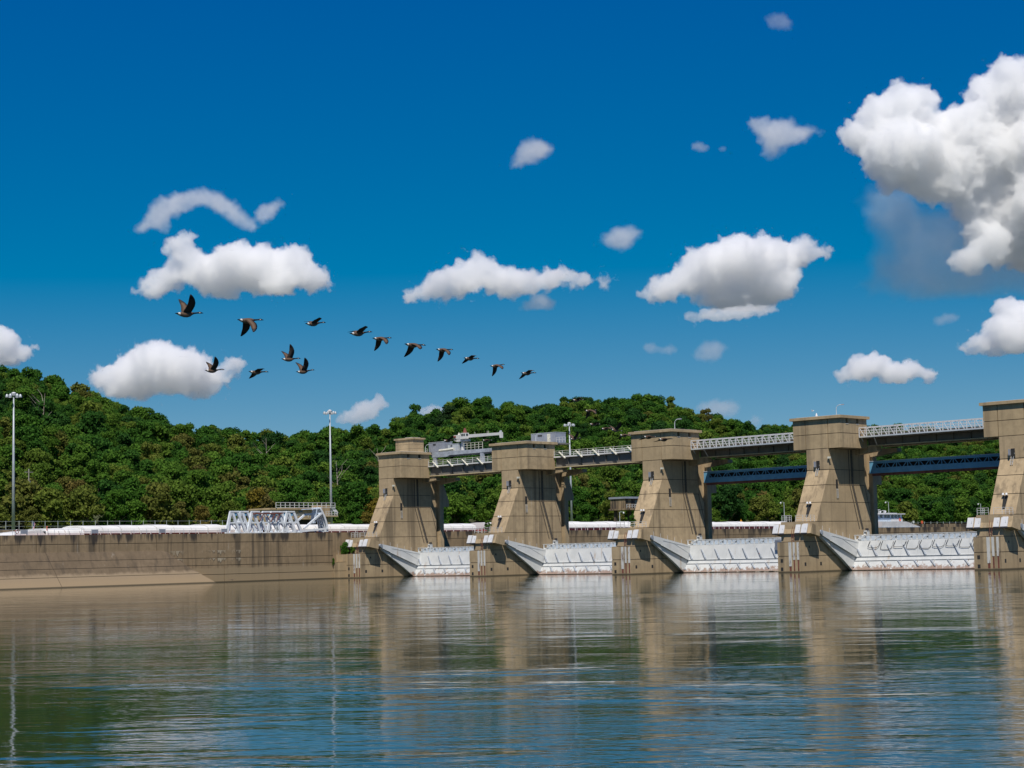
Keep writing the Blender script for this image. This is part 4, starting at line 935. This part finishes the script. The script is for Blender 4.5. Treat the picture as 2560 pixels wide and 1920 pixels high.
# ------------------------------------------------------------------ geese
def goose_mats():
    t = NT('goose_plumage'); g = t.n('ShaderNodeAttribute', attribute_name='plume', attribute_type='GEOMETRY')
    t.bsdf(g.outputs['Color'], .7, 0, .3); return t.m
M['goose'] = goose_mats()
BROWN, BLACK, WHITE, GREY, DARK = (.105, .064, .04), (.01, .009, .01), (.62, .6, .56), (.15, .12, .10), (.032, .025, .022)
def goose_mesh(near_up, far_up, bend, sweep):
    """one goose along +x: lofted body with neck and head, two thick tapering wings grown out of its flanks"""
    V, Fc, Cc = [], [], []
    sp = [(-.44, .03, .012, .055), (-.36, .02, .03, .075), (-.27, .0, .07, .075), (-.12, -.01, .105, .10), (.03, -.005, .115, .105), (.15, .01, .095, .085), (.23, .03, .055, .05), (.30, .045, .034, .032), (.42, .06, .028, .026), (.50, .07, .032, .028), (.555, .075, .040, .034), (.60, .07, .028, .024), (.66, .062, .014, .012), (.69, .06, .006, .006)]
    n = 10
    for (x, z, rz, ry) in sp:
        for k in range(n):
            a = 2*PI*k/n; V.append((x, ry*math.sin(a), z+rz*math.cos(a)))
    for i in range(len(sp)-1):
        xm = (sp[i][0]+sp[i+1][0])/2
        for k in range(n):
            Fc.append((i*n+k, i*n+(k+1) % n, (i+1)*n+(k+1) % n, (i+1)*n+k)); zc = math.cos(2*PI*(k+.5)/n)
            if xm > .2: c = WHITE if (.47 < xm < .57 and zc < .1 and zc > -.95) else BLACK
            elif xm < -.36: c = BLACK
            elif xm < -.2 and zc < .6: c = WHITE
            elif xm < -.3: c = WHITE
            elif zc < -.3: c = GREY
            else: c = BROWN
            Cc.append(c)
    Fc.append(tuple(range(n))); Cc.append(BLACK); Fc.append(tuple(range((len(sp)-1)*n, len(sp)*n))); Cc.append(BLACK)
    for s, up in ((-1, near_up), (1, far_up)):
        # stations: distance out, leading edge x, trailing edge x
        st = [(0, .16, -.16), (.12, .18, -.17), (.3, .20, -.13), (.45, .18, -.12), (.6, .10, -.14), (.71, 0, -.15), (.79, -.10, -.16)]
        y = .05; z = .05; o = len(V); prev = 0; a = math.radians(up)
        for i, (d, le, te) in enumerate(st):
            ang = a if d < .33 else a+math.radians(bend)
            y += (d-prev)*math.cos(ang); z += (d-prev)*math.sin(ang); prev = d
            xs_ = sweep*d; th = .022*(1-d)+.003; le, te = le+xs_, te+xs_; mx = le*.6+te*.4
            nx_, nz_ = -math.sin(ang), math.cos(ang)
            for (x, t_) in ((le, 0), (mx, th), (te, .002), (mx, -th*.4)): V.append((x, s*(y+nx_*t_), z+nz_*t_))
        for i in range(len(st)-1):
            for k in range(4):
                q = (o+i*4+k, o+i*4+(k+1) % 4, o+i*4+4+(k+1) % 4, o+i*4+4+k); Fc.append(q if s < 0 else q[::-1])
                Cc.append((DARK if i > 3 else BROWN) if k < 2 else (BLACK if i > 3 else DARK))
        e = o+(len(st)-1)*4; Fc.append((e, e+1, e+2, e+3) if s > 0 else (e+3, e+2, e+1, e)); Cc.append(BLACK)
    me = bpy.data.meshes.new('body'); me.from_pydata(V, [], Fc); at_ = me.attributes.new('plume', 'FLOAT_COLOR', 'FACE')
    at_.data.foreach_set('color', np.array([(*c, 1) for c in Cc], np.float32).ravel()); me.materials.append(M['goose'])
    bm = bmesh.new(); bm.from_mesh(me); bmesh.ops.recalc_face_normals(bm, faces=bm.faces); bm.to_mesh(me); bm.free()
    me.shade_smooth(); return me
def Z6(a, b): return 400+a/2.212, 720+b/2.212
def Z7(a, b): return 1400+a/4.424, 950+b/4.424
def ZA(a, b): return 1040+a/8.508, 1060+b/8.508
GS = [  # tail and bill in the picture, near and far wing elevation, bend of the outer wing, forward sweep, label
    (Z6(93, 150), Z6(233, 134), 48, 44, 8, .12, 'uppermost leftmost goose with both wings raised in a V'),
    (Z6(435, 184), Z6(568, 172), -38, -42, -14, .1, 'large goose with wings pushed down, second in the upper line'),
    (Z6(808, 204), Z6(915, 188), 22, 22, -16, .05, 'goose gliding with slightly raised wings, third in the upper line'),
    (Z6(1053, 259), Z6(1172, 240), 28, 22, -22, .05, 'goose with drooping far wingtip, fourth in the upper line'),
    (Z6(1178, 284), Z6(1281, 273), -18, -38, -22, .08, 'goose with wings down, fifth in the upper line'),
    (Z6(1355, 316), Z6(1470, 312), -16, -34, -14, .05, 'goose in the middle of the line with flat back and wing tucked low'),
    (Z6(1528, 344), Z6(1622, 338), -20, -44, -20, .1, 'goose with deep downstroke, seventh in the upper line'),
    (Z6(1680, 391), Z6(1767, 387), 24, 0, -34, .05, 'goose with hunched dark wing, third from right end of line'),
    (Z6(1826, 436), Z6(1908, 422), -14, -46, -18, .1, 'goose with spread downward wings, second from right end of line'),
    (Z6(1996, 474), Z6(2083, 467), 24, -4, -34, .05, 'rightmost goose of the line over blue sky'),
    (Z6(253, 461), Z6(352, 449), 50, 34, 8, .1, 'low goose over the white cloud with raised near wing'),
    (Z6(495, 467), Z6(597, 461), 20, -8, -24, .1, 'low goose with half lowered wings, second in the lower group'),
    (Z6(676, 398), Z6(775, 387), 62, 32, 8, .05, 'goose with one wing straight up, upper one of the close pair'),
    (Z6(757, 469), Z6(853, 452), 56, 40, 4, .05, 'goose with raised wings, lower one of the close pair'),
    (Z7(130, 226), Z7(275, 216), 22, 6, -30, .05, 'topmost goose flying before the wooded hill'),
    (Z7(270, 345), Z7(415, 330), -12, -38, -22, .15, 'brown backed goose with arched wings before the hill, second from top'),
    (Z7(318, 492), Z7(456, 485), 14, 14, -10, .0, 'goose with level wings before the hill, above right of light mast'),
    (Z7(450, 545), Z7(585, 528), 4, 10, -20, .0, 'left one of two overlapping geese before the hill'),
    (Z7(555, 548), Z7(702, 560), 42, 30, 0, .0, 'goose with black wing raised, right one of overlapping geese'),
    (Z7(105, 655), Z7(238, 640), 40, 34, 0, .0, 'goose passing in front of the light mast beyond second pier'),
    (Z7(650, 615), Z7(800, 603), -6, -14, -10, .05, 'goose just left of the middle pier roof'),
    (Z7(910, 632), Z7(1080, 625), -4, -10, -4, .0, 'goose gliding across the middle pier head, left one'),
    (Z7(1080, 660), Z7(1255, 648), -2, -10, 0, .0, 'goose gliding across the middle pier head, right one'),
    (ZA(575, 365), ZA(850, 330), 20, 6, 0, .0, 'goose with dark spread wing before the crane cabin'),
    (ZA(1400, 352), ZA(1640, 340), -4, 6, -4, .0, 'goose gliding below the crane boom'),
]
YW = math.radians(34)
for (ta, bi, nu, fu, be, sw, lab) in GS:
    ln = math.hypot(bi[0]-ta[0], bi[1]-ta[1]); depth = .96*F/ln
    h = (CR*math.cos(YW)+CF*math.sin(YW)); h.z = 0; h.normalize()
    tilt = math.atan2(ta[1]-bi[1], ln)-ROLL*.9-.06
    o = bpy.data.objects.new('goose', goose_mesh(nu, fu, be, sw)); COL.objects.link(o)
    c = at((ta[0]+bi[0])/2, (ta[1]+bi[1])/2, depth)
    o.rotation_euler = (0, -tilt, math.atan2(h.y, h.x)); o.location = c-h*.12-Vector((0, 0, .03))
    tag(o, lab, 'goose', 'geese in flight')
# a dark waterbird low over the river by the lock wall
o = bpy.data.objects.new('waterbird', goose_mesh(24, 16, -26, .05)); COL.objects.link(o); o.scale = (.85,)*3
o.location = (42, -75, 1.0); o.rotation_euler = (0, 0, 2.6); tag(o, 'small dark bird skimming the water in front of the lock wall', 'bird')

# ------------------------------------------------------------------ clouds: real scattering vapour, kilometres away
def cloud_mat(mfp, s, albedo, soft, bite, feather):
    t = NT('cloud_vapour')
    at_ = t.n('ShaderNodeAttribute', attribute_name='density'); tc = t.n('ShaderNodeTexCoord')
    v = t.n('ShaderNodeVectorMath', operation='SCALE'); t.t.links.new(tc.outputs['Object'], v.inputs[0]); v.inputs['Scale'].default_value = 1/(soft*s)
    n = t.noise(v.outputs[0], 1.0, 5, .62)
    d = t.math('SUBTRACT', t.math('MULTIPLY', at_.outputs['Fac'], 1.15), t.math('MULTIPLY', t.math('SUBTRACT', n, .34), bite))
    d = t.math('MULTIPLY', t.ramp(d, .0, feather), 1/(mfp*s))
    vs = t.n('ShaderNodeVolumeScatter'); vs.inputs['Color'].default_value = (*albedo, 1); vs.inputs['Anisotropy'].default_value = .2
    t.t.links.new(d, vs.inputs['Density']); t.t.links.new(vs.outputs[0], t.out.inputs['Volume']); return t.m
G = bpy.data.node_groups.new('billow', 'GeometryNodeTree')
G.interface.new_socket('Geometry', in_out='INPUT', socket_type='NodeSocketGeometry'); sz_ = G.interface.new_socket('Size', in_out='INPUT', socket_type='NodeSocketFloat'); am_ = G.interface.new_socket('Amount', in_out='INPUT', socket_type='NodeSocketFloat')
G.interface.new_socket('Geometry', in_out='OUTPUT', socket_type='NodeSocketGeometry')
def billow_nodes():
    N, L = G.nodes, G.links
    gi, go, sp, ps, nr = (N.new(x) for x in ('NodeGroupInput', 'NodeGroupOutput', 'GeometryNodeSetPosition', 'GeometryNodeInputPosition', 'GeometryNodeInputNormal'))
    L.new(gi.outputs[0], sp.inputs[0]); L.new(sp.outputs[0], go.inputs[0])
    def m(op, a, b):
        n = N.new('ShaderNodeMath'); n.operation = op
        for i, x in enumerate((a, b)):
            if isinstance(x, (int, float)): n.inputs[i].default_value = x
            else: L.new(x, n.inputs[i])
        return n.outputs[0]
    vs = N.new('ShaderNodeVectorMath'); vs.operation = 'SCALE'; L.new(ps.outputs[0], vs.inputs[0]); L.new(m('DIVIDE', 1., gi.outputs[1]), vs.inputs['Scale'])
    nz = N.new('ShaderNodeTexNoise'); nz.inputs['Scale'].default_value = .8; nz.inputs['Detail'].default_value = 3; L.new(vs.outputs[0], nz.inputs['Vector'])
    tot = m('MULTIPLY', m('SUBTRACT', nz.outputs[0], .5), 1.2)
    wv = N.new('ShaderNodeVectorMath'); wv.operation = 'MULTIPLY_ADD'; L.new(nz.outputs[1], wv.inputs[0]); wv.inputs[1].default_value = (.6, .6, .6); L.new(vs.outputs[0], wv.inputs[2])
    for sc_, amp in ((1.4, .40), (3.0, .28), (6.5, .24), (13., .10)):
        v = N.new('ShaderNodeTexVoronoi'); v.feature = 'SMOOTH_F1'; v.inputs['Scale'].default_value = sc_; v.inputs['Smoothness'].default_value = .4; L.new(wv.outputs[0], v.inputs['Vector'])
        tot = m('ADD', tot, m('MULTIPLY', m('SUBTRACT', .5, v.outputs[0]), amp))
    of = N.new('ShaderNodeVectorMath'); of.operation = 'SCALE'; L.new(nr.outputs[0], of.inputs[0]); L.new(m('MULTIPLY', m('MULTIPLY', tot, gi.outputs[1]), gi.outputs[2]), of.inputs['Scale']); L.new(of.outputs[0], sp.inputs['Offset'])
billow_nodes()
def cloud(label, blobs, base, depth, mfp, seed=0, size=40, amount=1., albedo=(.973, .967, .962), feather=.28, soft=20, band=20, grow=1.12, bite=1.45, depthf=1.0):
    """blobs are (x, y, radius) in the sky as seen from the river; base is the flat underside. Their billowing union becomes a density grid"""
    rnd = random.Random(seed); bm = bmesh.new(); s = K*depth/F
    cx = sum(b[0] for b in blobs)/len(blobs); cy = sum(b[1] for b in blobs)/len(blobs); ctr = at(cx*K, cy*K, depth)
    for (x, y, r) in blobs:
        r = r*grow+2
        p = at(x*K, y*K, depth+rnd.uniform(-.5, .5)*r*s*depthf)-ctr
        bmesh.ops.create_icosphere(bm, subdivisions=3, radius=r*s, matrix=Matrix.Translation(p) @ Matrix.Diagonal((1.1, 1.1, .92, 1)))
    me = bpy.data.meshes.new('cloud'); bm.to_mesh(me); bm.free(); o = bpy.data.objects.new('cloud_outline', me); COL.objects.link(o)
    m = o.modifiers.new('r', 'REMESH'); m.mode = 'VOXEL'; m.voxel_size = 2.6*s
    m = o.modifiers.new('g', 'NODES'); m.node_group = G; m[sz_.identifier] = size*s; m[am_.identifier] = amount
    me2 = bpy.data.meshes.new_from_object(o.evaluated_get(bpy.context.evaluated_depsgraph_get())); o.modifiers.clear(); o.data = me2
    if base is not None:
        c = np.empty(len(me2.vertices)*3, np.float32); me2.vertices.foreach_get('co', c); c = c.reshape(-1, 3)
        zb = (at(cx*K, (base+4)*K, depth)-ctr).z; d = zb-c[:, 2]; k = d > 0; c[k, 2] = zb-d[k]*.25; me2.vertices.foreach_set('co', c.ravel()); me2.update()
    COL.objects.unlink(o)
    vo = bpy.data.volumes.new('cloud'); vo.materials.append(cloud_mat(mfp, s, albedo, soft, bite, feather)); v = bpy.data.objects.new('cloud', vo); COL.objects.link(v); v.location = ctr
    o.location = ctr
    m = v.modifiers.new('vapour', 'MESH_TO_VOLUME'); m.object = o; m.resolution_mode = 'VOXEL_SIZE'; m.voxel_size = 2.0*s; m.interior_band_width = band*s; m.density = 1
    return tag(v, label, 'cloud', 'cumulus clouds')
cloud('broad white cloud directly above the leftmost geese', [(330, 622, 26), (370, 597, 38), (395, 545, 36), (405, 512, 20), (450, 590, 50), (510, 570, 54), (560, 580, 58), (620, 572, 48), (640, 558, 34), (668, 600, 36), (700, 612, 18), (300, 634, 12), (480, 610, 40), (600, 610, 40)], 644, 8000, 17, 1)
cloud('white cloud with rounded top just above the left hill', [(235, 822, 36), (290, 812, 58), (340, 792, 60), (390, 802, 56), (440, 820, 40), (425, 792, 30), (470, 822, 28), (508, 780, 22), (500, 803, 20), (345, 755, 28), (485, 800, 18)], 862, 9000, 17, 2)
cloud('long flat white cloud in the middle of the sky', [(895, 637, 22), (945, 618, 36), (1000, 602, 44), (1040, 590, 42), (1090, 607, 42), (1140, 610, 33), (1190, 604, 30), (1222, 592, 24), (1260, 607, 20), (1300, 606, 18), (1328, 600, 11), (1230, 612, 20)], 652, 9000, 18, 3)
cloud('bumpy white cloud right of centre above the middle pier', [(1400, 640, 18), (1440, 622, 33), (1490, 600, 42), (1540, 580, 58), (1600, 562, 62), (1650, 560, 57), (1700, 552, 44), (1735, 542, 34), (1780, 545, 20), (1660, 610, 57), (1560, 628, 47), (1500, 640, 22), (1615, 640, 40)], 672, 8000, 17, 4)
cloud('thin strip of cloud under the bumpy white cloud', [(1495, 684, 12), (1520, 682, 16), (1545, 680, 18), (1570, 678, 18), (1595, 676, 18), (1620, 674, 18), (1645, 670, 16), (1668, 668, 13)], 692, 7650, 22, 5, size=22, band=12, soft=18)
cloud('towering white cumulus at the upper right edge', [(1868, 300, 46), (1900, 252, 50), (1955, 232, 57), (1985, 215, 40), (1950, 325, 76), (2030, 310, 68), (2100, 280, 66), (2150, 215, 60), (2185, 160, 46), (2230, 215, 80), (2060, 375, 68), (2130, 400, 66), (2200, 350, 86), (2260, 300, 90), (2105, 445, 48), (2150, 485, 42), (2010, 395, 50), (2130, 330, 70), (2200, 430, 60), (2250, 440, 80), (1940, 380, 40), (2190, 500, 60), (2240, 520, 70), (2160, 540, 40), (2120, 500, 40)], None, 7000, 17, 6, size=46, band=20, soft=24)
cloud('small white cloud puff below the towering cumulus', [(2060, 572, 18), (2085, 560, 30), (2120, 540, 32), (2150, 510, 30), (2100, 575, 24), (2150, 550, 26)], 594, 6900, 24, 7, size=30, band=14, soft=20)
cloud('grey blue base of the towering cumulus, shade coloured into its vapour', [(1915, 420, 36), (1930, 450, 50), (1960, 490, 60), (2010, 530, 66), (2070, 520, 76), (1940, 570, 54), (1990, 590, 62), (2060, 590, 66), (2130, 580, 66), (2200, 560, 80), (2260, 530, 80), (1890, 615, 32), (2150, 500, 70)], 648, 7260, 24, 8, size=60, albedo=(.12, .15, .16), band=36, soft=60, bite=.9, feather=.7, grow=1.4)  # low albedo colours the shade of the cumulus's lower part into this veil
cloud('cloud bank cut off by the right edge above the right pier', [(2090, 752, 18), (2120, 742, 26), (2152, 707, 30), (2180, 672, 34), (2195, 730, 40), (2230, 690, 50), (2150, 745, 28)], 766, 9000, 17, 9, size=30, band=14, soft=20)
cloud('low white cloud right of the curved lamp above the truss walkway', [(1826, 812, 20), (1862, 797, 31), (1893, 785, 29), (1930, 806, 27), (1970, 802, 25), (2008, 812, 18), (1945, 812, 20)], 829, 10000, 15, 10, size=30, band=13, soft=19)
cloud('small soft cloud behind the light mast at centre left', [(748, 900, 17), (785, 888, 25), (818, 872, 20), (768, 902, 18), (735, 908, 10), (800, 890, 20)], 918, 11000, 26, 11, size=25, band=13, soft=20)
cloud('white cloud cut off by the left edge above the hill', [(-8, 740, 42), (15, 768, 30), (52, 764, 20), (75, 752, 11), (-40, 770, 40)], 788, 9000, 16, 12, size=30, band=14, soft=20)
cloud('thin arched cloud above the broad left cloud', [(310, 492, 14), (328, 478, 19), (345, 462, 22), (365, 447, 23), (390, 436, 22), (415, 430, 21), (440, 426, 21), (462, 432, 20), (482, 444, 20), (500, 458, 20), (520, 474, 18), (542, 488, 13), (345, 485, 17)], None, 8000, 42, 13, size=30, band=15, soft=30, bite=1.55, feather=.8, grow=1.5)
cloud('small thin cloud scrap right of the thin arched cloud', [(575, 458, 18), (565, 472, 13), (590, 448, 14), (604, 440, 11)], None, 8000, 42, 14, size=24, band=13, soft=22, bite=1.55, feather=.8, grow=1.5)
cloud('small thin cloud high in the middle of the sky', [(1150, 326, 26), (1172, 322, 19), (1130, 342, 17), (1116, 355, 13)], None, 8000, 48, 15, size=28, band=16, soft=28, bite=1.55, feather=.8, grow=1.5)
cloud('small thin cloud left of the bumpy white cloud', [(1340, 515, 25), (1315, 514, 16), (1366, 504, 17)], None, 8000, 45, 16, size=26, band=16, soft=26, bite=1.55, feather=.8, grow=1.5)
cloud('ragged thin cloud left of the towering cumulus', [(1680, 292, 29), (1645, 270, 20), (1662, 282, 22), (1710, 292, 22), (1738, 290, 18), (1758, 286, 13), (1668, 322, 18), (1695, 270, 17)], None, 7500, 40, 17, size=30, band=15, soft=26, bite=1.6, feather=.8, grow=1.5)
cloud('tiny faint cloud between the thin middle cloud and ragged cloud', [(1508, 317, 11), (1522, 320, 9), (1560, 322, 7)], None, 8000, 55, 18, size=14, band=10, soft=20, bite=1.4, feather=.8, grow=1.5)
cloud('faint cloud above the middle pier near the horizon', [(1535, 758, 22), (1515, 766, 16), (1556, 752, 14)], None, 9500, 75, 19, size=24, band=14, soft=26, bite=1.4, feather=.8, grow=1.5)
cloud('tiny faint cloud left of the faint low cloud', [(1448, 755, 11), (1430, 758, 8), (1405, 752, 12)], None, 9500, 70, 20, size=14, band=10, soft=20, bite=1.4, feather=.8, grow=1.5)
cloud('small cloud under the long flat cloud', [(1165, 653, 19), (1185, 658, 14), (1140, 660, 13)], 670, 9000, 45, 21, size=22, band=12, soft=20, bite=1.55, feather=.8, grow=1.5)
cloud('faint grey cloud wisp above the low right cloud', [(2030, 694, 11), (2045, 688, 12), (2062, 686, 10)], None, 9500, 80, 22, size=14, band=10, soft=20, bite=1.4, feather=.8, grow=1.5)
cloud('small white cloud peeping over the hill left of centre', [(915, 890, 12), (935, 888, 17), (955, 892, 15), (970, 894, 9)], 912, 12000, 26, 23, size=18, band=11, soft=20)
cloud('faint cloud low over the right shoulder of the hill', [(1515, 882, 13), (1545, 885, 22), (1575, 882, 19), (1630, 910, 14)], 928, 12000, 75, 24, size=20, band=14, soft=26, bite=1.4, feather=.8, grow=1.5)
cloud('faint haze of cloud at the top right of the sky', [(1680, 46, 18), (1700, 52, 13), (1662, 40, 11)], None, 7500, 110, 25, size=20, band=14, soft=26, bite=1.4, feather=.8, grow=1.5)
